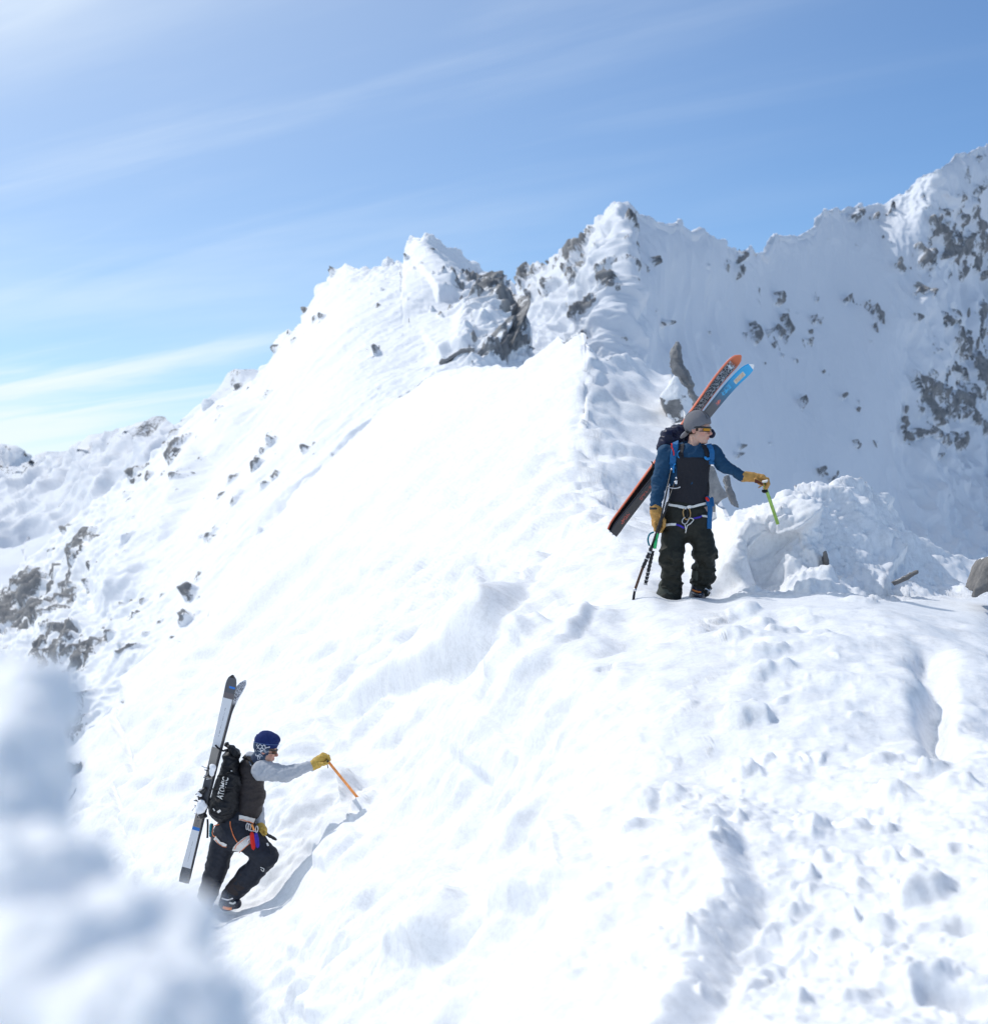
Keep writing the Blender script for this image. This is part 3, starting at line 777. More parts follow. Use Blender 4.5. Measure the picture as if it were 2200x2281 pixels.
# ---------------------------------------------------------------- soft shapes: bodies, clothes, gloves, stones
class Shape:
    """smooth union of rounded pieces, turned into one closed surface"""
    def __init__(self, k=0.02):
        self.p = []; self.k = k; self.lo = np.full(3, 1e9); self.hi = -self.lo; self.post = []
    def _bb(self, c, r):
        c = np.asarray(c, float); self.lo = np.minimum(self.lo, c - r); self.hi = np.maximum(self.hi, c + r)
    def cone(self, a, b, ra, rb=None, fy=1.0, k=None, sub=False):
        a = np.asarray(a, float); b = np.asarray(b, float); rb = ra if rb is None else rb
        if not sub: self._bb(a, ra * max(1, fy)); self._bb(b, rb * max(1, fy))
        def f(X):
            ab = b - a; Y = X - a
            S = np.array([1, 1 / fy, 1]); ab2 = ab * S; Y = Y * S
            t = np.clip((Y @ ab2) / max(ab2 @ ab2, 1e-9), 0, 1)
            return (np.linalg.norm(Y - t[:, None] * ab2, axis=1) - (ra + (rb - ra) * t)) * min(1, fy)
        self.p.append((f, k, sub)); return self
    def chain(self, pts, rs, fy=1.0, k=None):
        for i in range(len(pts) - 1): self.cone(pts[i], pts[i + 1], rs[i], rs[i + 1], fy, k)
        return self
    def ell(self, c, r, M=None, k=None, sub=False):
        c = np.asarray(c, float); r = np.asarray(r, float); M = np.eye(3) if M is None else M   # rows of M: the local axes
        if not sub: self._bb(c, r.max())
        def f(X):
            Y = (X - c) @ M.T
            q = np.linalg.norm(Y / r, axis=1); g = np.linalg.norm(Y / (r * r), axis=1)
            return q * (q - 1) / np.maximum(g, 1e-9)
        self.p.append((f, k, sub)); return self
    def box(self, c, h, M=None, rad=0.0, k=None, sub=False):
        c = np.asarray(c, float); h = np.asarray(h, float); M = np.eye(3) if M is None else M
        if not sub: self._bb(c, np.linalg.norm(h))
        def f(X):
            q = np.abs((X - c) @ M.T) - (h - rad)
            return np.linalg.norm(np.maximum(q, 0), axis=1) + np.minimum(q.max(1), 0) - rad
        self.p.append((f, k, sub)); return self
    def also(self, fn): self.post.append(fn); return self          # fn(X, d) -> d: folds, cuts
    def __call__(self, X):
        d = None
        for f, k, sub in self.p:
            v = f(X); k = self.k if k is None else k
            if d is None: d = v; continue
            if sub: v = -v; d, v = -d, -v
            h = np.clip(0.5 + 0.5 * (v - d) / k, 0, 1)
            d = v * (1 - h) + d * h - k * h * (1 - h)
            if sub: d = -d
        for fn in self.post: d = fn(X, d)
        return d
    def grad(self, x, e=0.004):
        x = np.asarray(x, float); X = np.array([x + e * v for v in (*np.eye(3), *-np.eye(3))])
        d = self(X); g = d[:3] - d[3:]; return g / (np.linalg.norm(g) + 1e-12)
    def hit(self, px, py, d0, lift=0.0):
        """the near surface point seen at a photograph pixel"""
        u = P(px, py, 1.0); s = d0
        for _ in range(60):
            v = self((u * s)[None])[0]
            if v < 0.0008: break
            s += v * 0.8 / np.linalg.norm(u)
            if s > d0 + 2.5: return None
        x = u * s; n = self.grad(x); return x + n * lift, n

def nets(shape, h, pad=0.02, blk=28):
    """surface nets; only blocks near the surface are sampled"""
    lo = shape.lo - pad; n = np.ceil((shape.hi + pad - lo) / h).astype(int) + 2
    D = np.full(n, 1.0, dtype=np.float32)
    for i in range(0, n[0], blk):
        for j in range(0, n[1], blk):
            for k in range(0, n[2], blk):
                m = np.minimum(np.array([i, j, k]) + blk, n) - [i, j, k]
                c = lo + (np.array([i, j, k]) + m / 2.0) * h
                v = shape(c[None])[0]
                if abs(v) > 0.5 * np.linalg.norm(m) * h * 1.35 + 0.03:
                    D[i:i + m[0], j:j + m[1], k:k + m[2]] = np.sign(v); continue
                g = np.stack(np.meshgrid(*[np.arange(q) for q in m], indexing='ij'), -1).reshape(-1, 3) + [i, j, k]
                D[i:i + m[0], j:j + m[1], k:k + m[2]] = shape(lo + g * h).reshape(m)
    S = D < 0
    cr = np.zeros(n - 1, bool); cnt = np.zeros(tuple(n - 1), np.float32); acc = np.zeros((*(n - 1), 3), np.float32)
    sl = lambda o, ax=None: tuple(slice(o[a], n[a] - 1 + o[a]) for a in range(3))
    for ax in range(3):
        oth = [a for a in range(3) if a != ax]
        for da in (0, 1):
            for db in (0, 1):
                o = [0, 0, 0]; o[oth[0]] = da; o[oth[1]] = db
                o2 = list(o); o2[ax] = 1
                A = D[sl(o)]; B = D[sl(o2)]
                x = (A < 0) != (B < 0)
                t = np.where(x, A / np.where(x, A - B, 1), 0)
                for a in range(3): acc[..., a] += np.where(x, (t if a == ax else float(o[a])), 0)
                cnt += x; cr |= x
    idx = -np.ones(tuple(n - 1), np.int64); cells = np.argwhere(cr); idx[cr] = np.arange(len(cells))
    V = lo + (cells + acc[cr] / cnt[cr][:, None]) * h
    F = []
    for ax in range(3):
        b, c = [(1, 2), (2, 0), (0, 1)][ax]
        e = [slice(1, n[a] - 1) for a in range(3)]; e[ax] = slice(0, n[ax] - 1)
        e2 = list(e); e2[ax] = slice(1, n[ax])
        s0 = S[tuple(e)]; s1 = S[tuple(e2)]; x = np.argwhere(s0 != s1)
        if not len(x): continue
        inv = s1[tuple(x.T)]
        q = x + [0 if a == ax else 1 for a in range(3)]
        def at(db, dc):
            w = q.copy(); w[:, b] -= db; w[:, c] -= dc; return idx[tuple(w.T)]
        f = np.stack([at(1, 1), at(0, 1), at(0, 0), at(1, 0)], 1)
        f[inv] = f[inv][:, ::-1]; F.append(f)
    F = np.concatenate(F); F = F[(F >= 0).all(1)]
    return V, F

def solid(name, shape, h, mat, parent=None, attrs=None):
    V, F = nets(shape, h)
    return mesh_np(name, V, F, mat, parent, True, attrs(V) if attrs else None)

def folds(u, wl, amp, seed=0, sharp=True, region=None):
    u = np.asarray(u, float); u = u / np.linalg.norm(u)
    def fn(X, d):
        q = (X - (X @ u)[:, None] * u) * 0.33 + (X @ u)[:, None] * u
        q = q + 0.25 * wl * noise(X / (wl * 1.3), seed + 9)[:, None]
        v = noise(q / wl, seed) + 0.4 * noise(q / wl * 2.1, seed + 3)
        if sharp: v = 0.6 - np.abs(v) * 1.8
        v = v * amp
        if region is not None: v = v * region(X)
        return d - v
    return fn

def tube(name, pts, r, mat, parent=None, seg=8, smoothv=True, closed=False):
    """a round rod or cord through points, one mesh"""
    pts = [np.asarray(p, float) for p in pts]
    rs = [r] * len(pts) if np.isscalar(r) else list(r)
    V, F = [], []
    prev = None; n = len(pts)
    for i, p in enumerate(pts):
        a = pts[(i - 1) % n] if (closed or i > 0) else p; b = pts[(i + 1) % n] if (closed or i < n - 1) else p
        t = b - a; t /= np.linalg.norm(t) + 1e-12
        w = prev if prev is not None else (np.array([0, 0, 1.0]) if abs(t[2]) < 0.8 else np.array([1.0, 0, 0]))
        s = w - (w @ t) * t; s /= np.linalg.norm(s) + 1e-12; prev = s
        q = np.cross(t, s)
        for j in range(seg):
            a_ = 2 * math.pi * j / seg
            V.append(p + rs[i] * (math.cos(a_) * s + math.sin(a_) * q))
    m = n if closed else n - 1
    for i in range(m):
        for j in range(seg):
            A = i * seg; B = ((i + 1) % n) * seg
            F.append((A + j, A + (j + 1) % seg, B + (j + 1) % seg, B + j))
    if not closed:
        F.append(tuple(range(seg))[::-1]); F.append(tuple((n - 1) * seg + j for j in range(seg)))
    return mesh_np(name, np.array(V), F, mat, parent, smoothv)

def ribbon(name, pts, nrm, w, t, mat, parent=None, smoothv=True):
    """a flat strap: rectangular section w by t, lying on normals nrm"""
    pts = [np.asarray(p, float) for p in pts]; n = len(pts)
    ws = [w] * n if np.isscalar(w) else list(w)
    V, F = [], []
    for i, p in enumerate(pts):
        a = pts[max(i - 1, 0)]; b = pts[min(i + 1, n - 1)]
        T = b - a; T /= np.linalg.norm(T) + 1e-12
        N = np.asarray(nrm[i] if not isinstance(nrm, np.ndarray) or nrm.ndim > 1 else nrm, float)
        N = N - (N @ T) * T; N /= np.linalg.norm(N) + 1e-12
        S = np.cross(T, N)
        for su, sn in ((-1, -1), (1, -1), (1, 1), (-1, 1)):
            V.append(p + S * su * ws[i] / 2 + N * sn * t / 2)
    for i in range(n - 1):
        for j in range(4):
            F.append((i * 4 + j, i * 4 + (j + 1) % 4, i * 4 + 4 + (j + 1) % 4, i * 4 + 4 + j))
    F.append((3, 2, 1, 0)); F.append(tuple((n - 1) * 4 + j for j in range(4)))
    return mesh_np(name, np.array(V), F, mat, parent, False)

def spline(pts, n=6):
    """a smooth run through the points"""
    P_ = [np.asarray(p, float) for p in pts]; out = []
    for i in range(len(P_) - 1):
        p0, p1, p2, p3 = P_[max(i - 1, 0)], P_[i], P_[i + 1], P_[min(i + 2, len(P_) - 1)]
        for k in range(n):
            t = k / n
            out.append(0.5 * ((2 * p1) + (p2 - p0) * t + (2 * p0 - 5 * p1 + 4 * p2 - p3) * t * t + (3 * p1 - p0 - 3 * p2 + p3) * t ** 3))
    out.append(P_[-1]); return out

class Head:
    """a head in its own axes: f forward, l left, u up, around a centre between the ears"""
    def __init__(self, c, yaw, pitch=0.0, s=1.0):
        a = math.radians(yaw); b = math.radians(pitch)
        f = np.array([math.sin(a), -math.cos(a), 0.0]); l = np.array([-f[1], f[0], 0.0]); u = np.array([0, 0, 1.0])
        f2 = f * math.cos(b) + u * math.sin(b); u2 = u * math.cos(b) - f * math.sin(b)
        self.c = np.asarray(c, float); self.M = np.array([f2, l, u2]); self.s = s
    def w(self, f, l, u): return self.c + self.s * (np.array([f, l, u]) @ self.M)
    def loc(self, X): return ((X - self.c) @ self.M.T) / self.s
    def rot(self, pitch):
        b = math.radians(pitch); f, l, u = self.M
        return np.array([f * math.cos(b) + u * math.sin(b), l, u * math.cos(b) - f * math.sin(b)])
    def skin(self):
        s = self.s; S = Shape(0.012 * s); e = lambda c, r, **k: S.ell(self.w(*c), np.array(r) * s, self.M, **k)
        e((-.012, 0, .045), (.098, .077, .100)); e((.022, 0, -.032), (.070, .060, .086)); e((.064, 0, -.098), (.022, .026, .018))
        for q in (-1, 1):
            S.cone(self.w(-.015, .050 * q, -.060), self.w(.048, .024 * q, -.098), .018 * s, .015 * s)
            e((.060, .040 * q, -.016), (.026, .022, .020))
            e((-.012, .078 * q, -.004), (.019, .009, .031), k=.004); e((-.008, .086 * q, -.002), (.009, .006, .018), k=.003, sub=True)
        S.cone(self.w(.080, -.034, .030), self.w(.080, .034, .030), .014 * s)
        for q in (-1, 1): e((.096, .031 * q, .006), (.016, .017, .012), k=.008, sub=True); e((.076, .031 * q, .005), (.0135, .0135, .0135), k=.003)
        S.cone(self.w(.087, 0, .014), self.w(.112, 0, -.027), .008 * s, .0125 * s, k=.007); e((.100, 0, -.035), (.014, .017, .009), k=.005)
        e((.089, 0, -.060), (.011, .022, .0065), k=.004); e((.087, 0, -.074), (.011, .019, .0075), k=.004); e((.101, 0, -.067), (.012, .020, .0022), k=.002, sub=True)
        S.cone(self.w(-.022, 0, -.06), self.w(-.035, 0, -.21), .055 * s, .062 * s)
        return S

def skin_attr(H):
    def fn(V):
        q = H.loc(V)
        red = np.exp(-((q[:, 0] - .055) ** 2 / .0009 + (np.abs(q[:, 1]) - .045) ** 2 / .0006 + (q[:, 2] + .03) ** 2 / .0008)) * .7
        red += np.exp(-((q[:, 0] - .108) ** 2 / .0003 + (q[:, 2] + .028) ** 2 / .0003)) * .7 + (np.abs(q[:, 1]) > .074) * .6
        lip = np.exp(-((q[:, 0] - .094) ** 2 / .0003 + q[:, 1] ** 2 / .0005 + (q[:, 2] + .067) ** 2 / .00012))
        return {'flush': np.clip(red + lip * 1.3, 0, 1.5)}
    return fn
# ---------------------------------------------------------------- materials of clothes and gear
M_shirt = plain('blue_base_layer', (0.009, 0.052, 0.115), 0.75, grain=60, amt=.15, bump=.15)
M_bib = plain('black_softshell', (0.016, 0.016, 0.022), 0.7, grain=90, amt=.2, bump=.15)
M_trouser = plain('olive_black_shell', (0.017, 0.018, 0.013), 0.62, grain=40, amt=.35, bump=.2)
M_patch = plain('grey_olive_patch', (0.055, 0.060, 0.048), 0.7, grain=70, amt=.2, bump=.2)
M_leather = plain('tan_leather', (0.50, 0.27, 0.075), 0.62, grain=45, amt=.22, bump=.3)
M_leather2 = plain('yellow_leather', (0.50, 0.33, 0.07), 0.62, grain=45, amt=.25, bump=.3)
M_brownpatch = plain('brown_leather', (0.12, 0.035, 0.018), 0.7)
M_cap = plain('grey_cotton', (0.17, 0.17, 0.185), 0.9, grain=120, amt=.2, bump=.3)
M_visor = plain('pale_grey_cotton', (0.46, 0.46, 0.48), 0.9, grain=120, amt=.1)
M_hair = plain('brown_hair', (0.035, 0.018, 0.010), 0.6, grain=150, amt=.6, bump=.6)
M_black = plain('black_plastic', (0.010, 0.010, 0.012), 0.4, spec=.5)
M_rubber = plain('black_webbing', (0.014, 0.014, 0.016), 0.75)
M_navy = plain('navy_shell', (0.010, 0.012, 0.038), 0.42, grain=25, amt=.3, bump=.2)
M_packblue = plain('blue_webbing', (0.012, 0.115, 0.30), 0.6, grain=60, amt=.15, bump=.2)
M_cyan = plain('bright_blue_cord', (0.03, 0.25, 0.60), 0.6)
M_white = plain('white_webbing', (0.70, 0.69, 0.66), 0.7, grain=80, amt=.06)
M_purple = plain('purple_webbing', (0.05, 0.03, 0.35), 0.7)
M_red = plain('red_webbing', (0.62, 0.02, 0.015), 0.6, grain=150, amt=.15)
M_orange = plain('orange_paint', (0.85, 0.24, 0.05), 0.4, spec=.5)
M_axeorange = plain('orange_aluminium', (0.85, 0.30, 0.07), 0.35, spec=.5)
M_green = plain('green_aluminium', (0.33, 0.52, 0.10), 0.32, spec=.5)
M_brightgreen = plain('bright_green_plastic', (0.05, 0.62, 0.20), 0.5)
M_metal = plain('brushed_metal', (0.62, 0.62, 0.64), 0.3, metal=0.9, spec=.5)
M_cord = plain('tan_rope', (0.45, 0.28, 0.12), 0.8)
M_grip = plain('brown_grip', (0.10, 0.055, 0.035), 0.6)
M_boot = plain('dark_navy_boot', (0.012, 0.013, 0.028), 0.35, spec=.5)
M_grey = plain('pale_grey_jersey', (0.40, 0.425, 0.47), 0.85, grain=70, amt=.08, bump=.15)
M_vest = plain('brown_black_vest', (0.026, 0.021, 0.022), 0.6, grain=45, amt=.3, bump=.3)
M_pack = plain('black_pack_fabric', (0.008, 0.009, 0.012), 0.5, grain=50, amt=.3, bump=.3)
M_navytr = plain('blue_black_shell', (0.013, 0.016, 0.026), 0.6, grain=40, amt=.3, bump=.2)
M_browntr = plain('brown_scuff_patch', (0.030, 0.023, 0.024), 0.7)
M_beanie = plain('navy_fleece', (0.010, 0.024, 0.115), 0.95, grain=130, amt=.35, bump=.5)
M_teal = plain('teal_rope', (0.02, 0.20, 0.26), 0.8)
M_tantrim = plain('orange_trim', (0.75, 0.22, 0.08), 0.7)
M_snowlump = snow_mat('packed_snow', 30.0, bump=.3)
def skin_mat():
    t = NT('skin'); at = t.n('ShaderNodeAttribute'); at.attribute_name = 'flush'
    n = t.noise(t.coord(), 60, 4)
    c = t.mix(n, (0.56, 0.33, 0.24), (0.68, 0.42, 0.32))
    t.color(t.mix(t.math('MULTIPLY', at.outputs['Fac'], 0.75, True), c, (0.50, 0.13, 0.095)))
    t.set(Roughness=0.5); t.b.inputs['Subsurface Weight'].default_value = 0.12
    t.b.inputs['Subsurface Radius'].default_value = (.012, .004, .002); return t.m
M_skin = skin_mat()
def lens_mat(name, c):
    t = NT(name); t.b.inputs['Base Color'].default_value = (*c, 1); t.set(Roughness=0.12, Metallic=0.75); return t.m
M_lens = lens_mat('amber_mirror_lens', (0.42, 0.19, 0.02)); M_lens2 = lens_mat('brown_lens', (0.10, 0.05, 0.03))
def buff_mat():
    t = NT('printed_neck_tube'); v = t.coord()
    w = t.n('ShaderNodeTexVoronoi', feature='DISTANCE_TO_EDGE'); w.inputs['Scale'].default_value = 30
    t.l(v, w.inputs['Vector']); n = t.noise(v, 9, 3)
    m = t.math('MULTIPLY', t.range(w.outputs[0], 0.11, 0.07), t.range(n, 0.45, 0.52))
    base = t.ramp(t.noise(v, 14, 3), [(0.35, (0.012, 0.018, 0.05)), (0.65, (0.05, 0.09, 0.15))])
    t.color(t.mix(m, base, (0.62, 0.64, 0.68))); t.set(Roughness=0.85); return t.m
M_buff = buff_mat()

def sunglasses(H, parent, lensmat, name='sunglasses'):
    s = H.s
    def shell(rad, fmin, zlo, zhi, th, lmin=None):
        S = Shape(0.001); S.ell(H.w(0, 0, .006), np.array(rad) * s, H.M)
        S.lo -= .02; S.hi += .02
        def cut(X, d):
            q = H.loc(X)
            v = np.maximum(np.abs(d) - th * s, np.maximum(fmin - q[:, 0], np.maximum(q[:, 2] - zhi, zlo - q[:, 2])) * s)
            if lmin is not None: v = np.maximum(v, (lmin - np.abs(q[:, 1])) * s)
            return v
        return S.also(cut)
    fr = solid(name, shell((.106, .086, .20), -.015, .012, .027, .0038), 0.0035, M_black, parent)
    low = solid('rim', shell((.107, .084, .20), .035, -.016, -.010, .0030), 0.0035, M_black, fr)
    for q in (1, -1):
        S = shell((.105, .083, .20), .066, -.011, .019, .0022, .007)
        S.also(lambda X, d, q=q: np.maximum(d, -q * H.loc(X)[:, 1] * s))
        solid('lens', S, 0.003, lensmat, fr)
    return fr

# ================================================================= the man standing on the crest
D1 = 13.2; K1 = D1 / FPX / 3.1116
def a1(cx, cy, dy=0.0): return P(1330 + cx / 3.1116, 740 + cy / 3.1116, D1 + dy)
def h1(S, cx, cy, lift=0.0): return S.hit(1330 + cx / 3.1116, 740 + cy / 3.1116, D1 - 1.0, lift)
man = tag(empty('person', P(1525, 1335, D1)), 'man in blue shirt, black bib trousers and backward grey cap standing on the snow crest', 'person')
H1 = Head(a1(700, 677), 62, -3, 1.0)
def man1_torso(grow=0.0):
    g = grow; S = Shape(0.035)
    S.cone(a1(640, 890), a1(632, 1160), 128 * K1 + g, 130 * K1 + g, .72)
    S.cone(a1(500, 845), a1(790, 845), 62 * K1 + g, 56 * K1 + g)
    S.cone(a1(650, 800), a1(645, 880), 78 * K1 + g, 120 * K1 + g, .7)
    return S
ARM_L = [(474, 842, 0), (430, 1020, -.02), (404, 1205, -.06)]
ARM_R = [(806, 838, 0), (872, 924, -.03), (1000, 1000, -.05)]
def man1_legs(g=0.0, cuff=True):
    S = Shape(0.03)
    S.cone(a1(615, 1215), a1(612, 1300), 142 * K1 + g, 158 * K1 + g, .68)
    S.chain([a1(535, 1320), a1(515, 1545, -.07), a1(520, 1690, -.01), a1(498, 1850, .02)], [84 * K1 + g, 82 * K1 + g, 68 * K1 + g, 74 * K1 + g], .95)
    S.chain([a1(700, 1320), a1(748, 1540, -.05), a1(735, 1690, .02), a1(718, 1770, .05)], [84 * K1 + g, 76 * K1 + g, 74 * K1 + g, 64 * K1 + g], .95)
    return S
# body: one continuous figure under the clothes
Bd = H1.skin()
Bd.cone(a1(640, 890), a1(632, 1200), 108 * K1, 112 * K1, .7, k=.03)
Bd.cone(a1(510, 850), a1(780, 850), 44 * K1, 42 * K1, k=.03)
Bd.chain([a1(*q) for q in ARM_L], [38 * K1, 32 * K1, 25 * K1], k=.02).cone(a1(*ARM_L[2]), a1(418, 1300, -.07), 25 * K1, 30 * K1)
Bd.chain([a1(*q) for q in ARM_R], [38 * K1, 32 * K1, 24 * K1], k=.02).cone(a1(*ARM_R[2]), a1(1110, 1015, -.05), 24 * K1, 28 * K1)
Bd.cone(a1(560, 1260), a1(680, 1260), 90 * K1, 90 * K1, .7, k=.03)
Bd.chain([a1(545, 1320), a1(515, 1545, -.05), a1(505, 1820)], [66 * K1, 50 * K1, 38 * K1], k=.03)
Bd.chain([a1(700, 1320), a1(748, 1540, -.03), a1(712, 1800, .05)], [66 * K1, 50 * K1, 38 * K1], k=.03)
solid('body', Bd, 0.006, M_skin, man, skin_attr(H1))
# shirt
Sh = man1_torso()
Sh.chain([a1(*q) for q in ARM_L], [62 * K1, 50 * K1, 38 * K1], k=.03)
Sh.chain([a1(*q) for q in ARM_R], [56 * K1, 44 * K1, 34 * K1], k=.03)
neckc = a1(652, 760, .01)
Sh.ell(a1(650, 765, .0), np.array([66, 60, 52]) * K1, k=.01, sub=True)
Sh.also(lambda X, d: np.maximum(d, X[:, 2] - a1(0, 752)[2]))
reg = lambda X: 0.35 + 0.65 * sstep(a1(520, 0)[0], a1(470, 0)[0], X[:, 0]) * sstep(a1(0, 900)[2], a1(0, 1040)[2], X[:, 2]) + 0.5 * sstep(a1(830, 0)[0], a1(900, 0)[0], X[:, 0])
Sh.also(folds((0.1, 0, 1), .036, .0085, 3, region=reg)); Sh.also(folds((0.8, 0, -.6), .07, .007, 5))
solid('shirt', Sh, 0.0075, M_shirt, man)
solid('collar', Shape(.004).also(lambda X, d: d).cone(a1(588, 766, -.015), a1(604, 800, -.06), .007).chain([a1(604, 800, -.06), a1(636, 820, -.085), a1(672, 818, -.085), a1(704, 796, -.06), a1(714, 768, -.02)], [.007] * 5), 0.004, M_shirt, man)
# bib and trousers
Tb = man1_torso(.009)
def bibcut(X, d):
    c = np.maximum(a1(543, 0)[0] - X[:, 0], X[:, 0] - a1(784, 0)[0])
    c = np.where(X[:, 2] < a1(0, 1060)[2], -1, c)
    c = np.maximum(c, X[:, 2] - a1(0, 870)[2]); c = np.maximum(c, a1(0, 1200)[2] - X[:, 2])
    return np.maximum(d, np.maximum(c, np.where(X[:, 2] < a1(0, 1060)[2], -1, X[:, 1] - (D1 - .02))))
Tb.also(folds((1, 0, 0.05), .05, .004, 7)); Tb.also(bibcut)
solid('bib', Tb, 0.0075, M_bib, man)
Tr = man1_legs()
knee = lambda X: 0.35 + sstep(a1(0, 1480)[2], a1(0, 1560)[2], X[:, 2])
Tr.also(folds((0.15, 0, 1), .085, .021, 11, region=knee)); Tr.also(folds((-.5, 0, .9), .05, .009, 13, region=knee))
Tr.also(lambda X, d: np.maximum(d, X[:, 2] - a1(0, 1175)[2]))
solid('trousers', Tr, 0.0085, M_trouser, man)
Cf = Shape(.01).cone(a1(500, 1770, .02), a1(486, 1850, .02), 78 * K1, 84 * K1, .9); Cf.also(folds((0, 0, 1), .09, .006, 15))
solid('cuff', Cf, .008, M_patch, man)
Pt = man1_legs(.006)
Pt.also(lambda X, d: np.maximum(d, np.maximum(X[:, 2] - a1(0, 1600)[2], np.maximum(X[:, 0] - a1(692, 0)[0], a1(645, 0)[0] - X[:, 0]))))
Pt.also(lambda X, d: np.maximum(d, np.maximum(a1(0, 1750)[2] - X[:, 2], X[:, 1] - D1 - .03)))
solid('knee_patch', Pt, .007, M_patch, man)
# boots, mostly sunk in the snow
Bt = Shape(.02).chain([a1(700, 1760, .04), a1(690, 1830, .02), a1(672, 1880, -.10)], [48 * K1, 52 * K1, 44 * K1])
bt = solid('boot', Bt, .007, M_boot, man)
for j, (x0, y0, x1, y1) in enumerate(((660, 1786, 715, 1802), (655, 1806, 716, 1820))):
    p = [h1(Bt, x0 + (x1 - x0) * t, y0 + (y1 - y0) * t + 6 * math.sin(3 * t), .004) for t in (0, .33, .66, 1)]
    if all(p): ribbon('buckle', [q[0] for q in p], [q[1] for q in p], .012, .006, M_orange if j == 0 else M_metal, bt)
solid('boot', Shape(.02).chain([a1(495, 1840, .04), a1(480, 1900, -.06)], [50 * K1, 46 * K1]), .008, M_boot, man)
cr = tube('boot_buckle', [a1(738, 1786, -.03), a1(752, 1776, -.05), a1(770, 1790, -.05), a1(762, 1806, -.05), a1(782, 1778, -.04)], .007, M_metal, man)
# gloves
def glove_hang():
    S = Shape(.010)
    S.cone(a1(404, 1222, -.06), a1(408, 1248, -.06), 42 * K1, 44 * K1); S.cone(a1(410, 1262, -.06), a1(418, 1325, -.07), 40 * K1, 42 * K1, .85)
    S.also(folds((0, 0, 1), .03, .003, 21))
    for j in range(4):
        dy = -.105 + j * .026
        S.chain([a1(398 + j * 4, 1325, dy), a1(402 + j * 5, 1372, dy - .012), a1(436 + j * 3, 1380, dy - .014), a1(458, 1352, dy - .006)], [.0145, .0135, .0125, .0115], k=.004)
    S.chain([a1(438, 1268, -.11), a1(462, 1305, -.135), a1(462, 1345, -.135)], [.017, .015, .013], k=.006)
    return S
solid('glove', glove_hang(), .0042, M_leather, man)
def glove_axe():
    S = Shape(.010)
    S.cone(a1(1012, 1000, -.05), a1(1080, 1004, -.05), 37 * K1, 33 * K1); S.cone(a1(1095, 1008, -.05), a1(1140, 1012, -.05), 31 * K1, 29 * K1, 1.1)
    S.also(folds((1, 0, 0), .04, .003, 23))
    for j in range(4):
        dy = -.095 + j * .027; e = (0, 6, 3, -10)[j]
        S.chain([a1(1140, 1004, dy), a1(1172 + e, 1018, dy), a1(1182 + e, 1052, dy), a1(1166 + e, 1080, dy)], [.0145, .0135, .0125, .0115], k=.004)
    S.chain([a1(1098, 1022, -.10), a1(1122, 1046, -.115), a1(1148, 1058, -.11)], [.017, .014, .012], k=.005)
    return S
g2 = glove_axe(); gl = solid('glove', g2, .0042, M_leather, man)
p = [h1(g2, *q, .003) for q in ((1092, 1030), (1108, 1036), (1126, 1044), (1144, 1056))]
p = [q for q in p if q]
if len(p) > 1: ribbon('palm_patch', [q[0] for q in p], [q[1] for q in p], [.034, .026, .020, .018][:len(p)], .006, M_brownpatch, gl)
solid('glove_tab', Shape(.004).chain([a1(1150, 1052, -.03), a1(1116, 1078, -.04)], [.010, .005]), .004, M_leather, gl)
# cap, hair, glasses
Cp = Shape(.006).ell(H1.w(-.014, 0, .052), np.array([.118, .094, .114]), H1.M)
Cp.also(lambda X, d: np.maximum(d, (lambda q: (.62 * q[:, 0] * .9 - q[:, 2] * 1.0 + .004) * .85)(H1.loc(X))))
Cp.also(folds(H1.M[0], .07, .0020, 31))
cp = solid('cap', Cp, .0045, M_cap, man)
for l_ in (-.050, .050, 0.0):
    pp = [H1.w(-.014 + .1195 * math.cos(t) * math.cos(l_ * 9), .096 * math.sin(l_ * 9) * math.cos(t), .052 + .1155 * math.sin(t)) for t in np.linspace(.35, 2.7, 14)]
    tube('seam', pp, .0022, M_black, cp, 5)
solid('visor', Shape(.003).ell(H1.w(-.118, 0, -.040), np.array([.052, .066, .0085]), H1.rot(48)), .0045, M_visor, cp)
solid('strap', Shape(.002).ell(H1.w(-.072, -.070, -.022), np.array([.022, .010, .009]), H1.rot(-20)), .004, M_black, cp)
solid('button', Shape(.002).ell(H1.w(-.014, 0, .160), np.array([.008, .008, .005]), H1.M), .003, M_cap, cp)
Hr = Shape(.004).ell(H1.w(-.014, 0, .040), np.array([.105, .083, .104]), H1.M)
def haircut(X, d):
    q = H1.loc(X)
    back = np.maximum(q[:, 0] + .004, -.062 - q[:, 2]); front = np.maximum(.045 - q[:, 0], .062 - q[:, 2])
    burn = np.maximum(np.maximum(q[:, 0] - .022, -.012 - q[:, 2]), -1)
    return np.maximum(d - .003 * noise(X / .012, 3), np.minimum(np.minimum(back, front), burn))
Hr.also(haircut); solid('hair', Hr, .0045, M_hair, man)
sunglasses(H1, man, M_lens)
# bib straps and zip
allS = Shape(.02); allS.p = [(Sh, .001, False)]; allS.lo, allS.hi = Sh.lo, Sh.hi
for pl in ([(590, 778), (582, 820), (580, 870)], [(735, 786), (752, 820), (762, 872)]):
    p = [h1(Sh, *q, .006) for q in spline([(*q, 0) for q in pl], 3) for q in [q[:2]]]
    p = [q for q in p if q]
    if len(p) > 2: ribbon('bib_strap', [q[0] for q in p], [q[1] for q in p], .040, .007, M_bib, man)
ribbon('wrist_band', *zip(*[(a1(404 + 41 * math.cos(t), 1222, -.06 - 41 * K1 * math.sin(t)), (math.cos(t), -math.sin(t), 0)) for t in np.linspace(0, 3.14, 9)]), .018, .006, M_black, man)
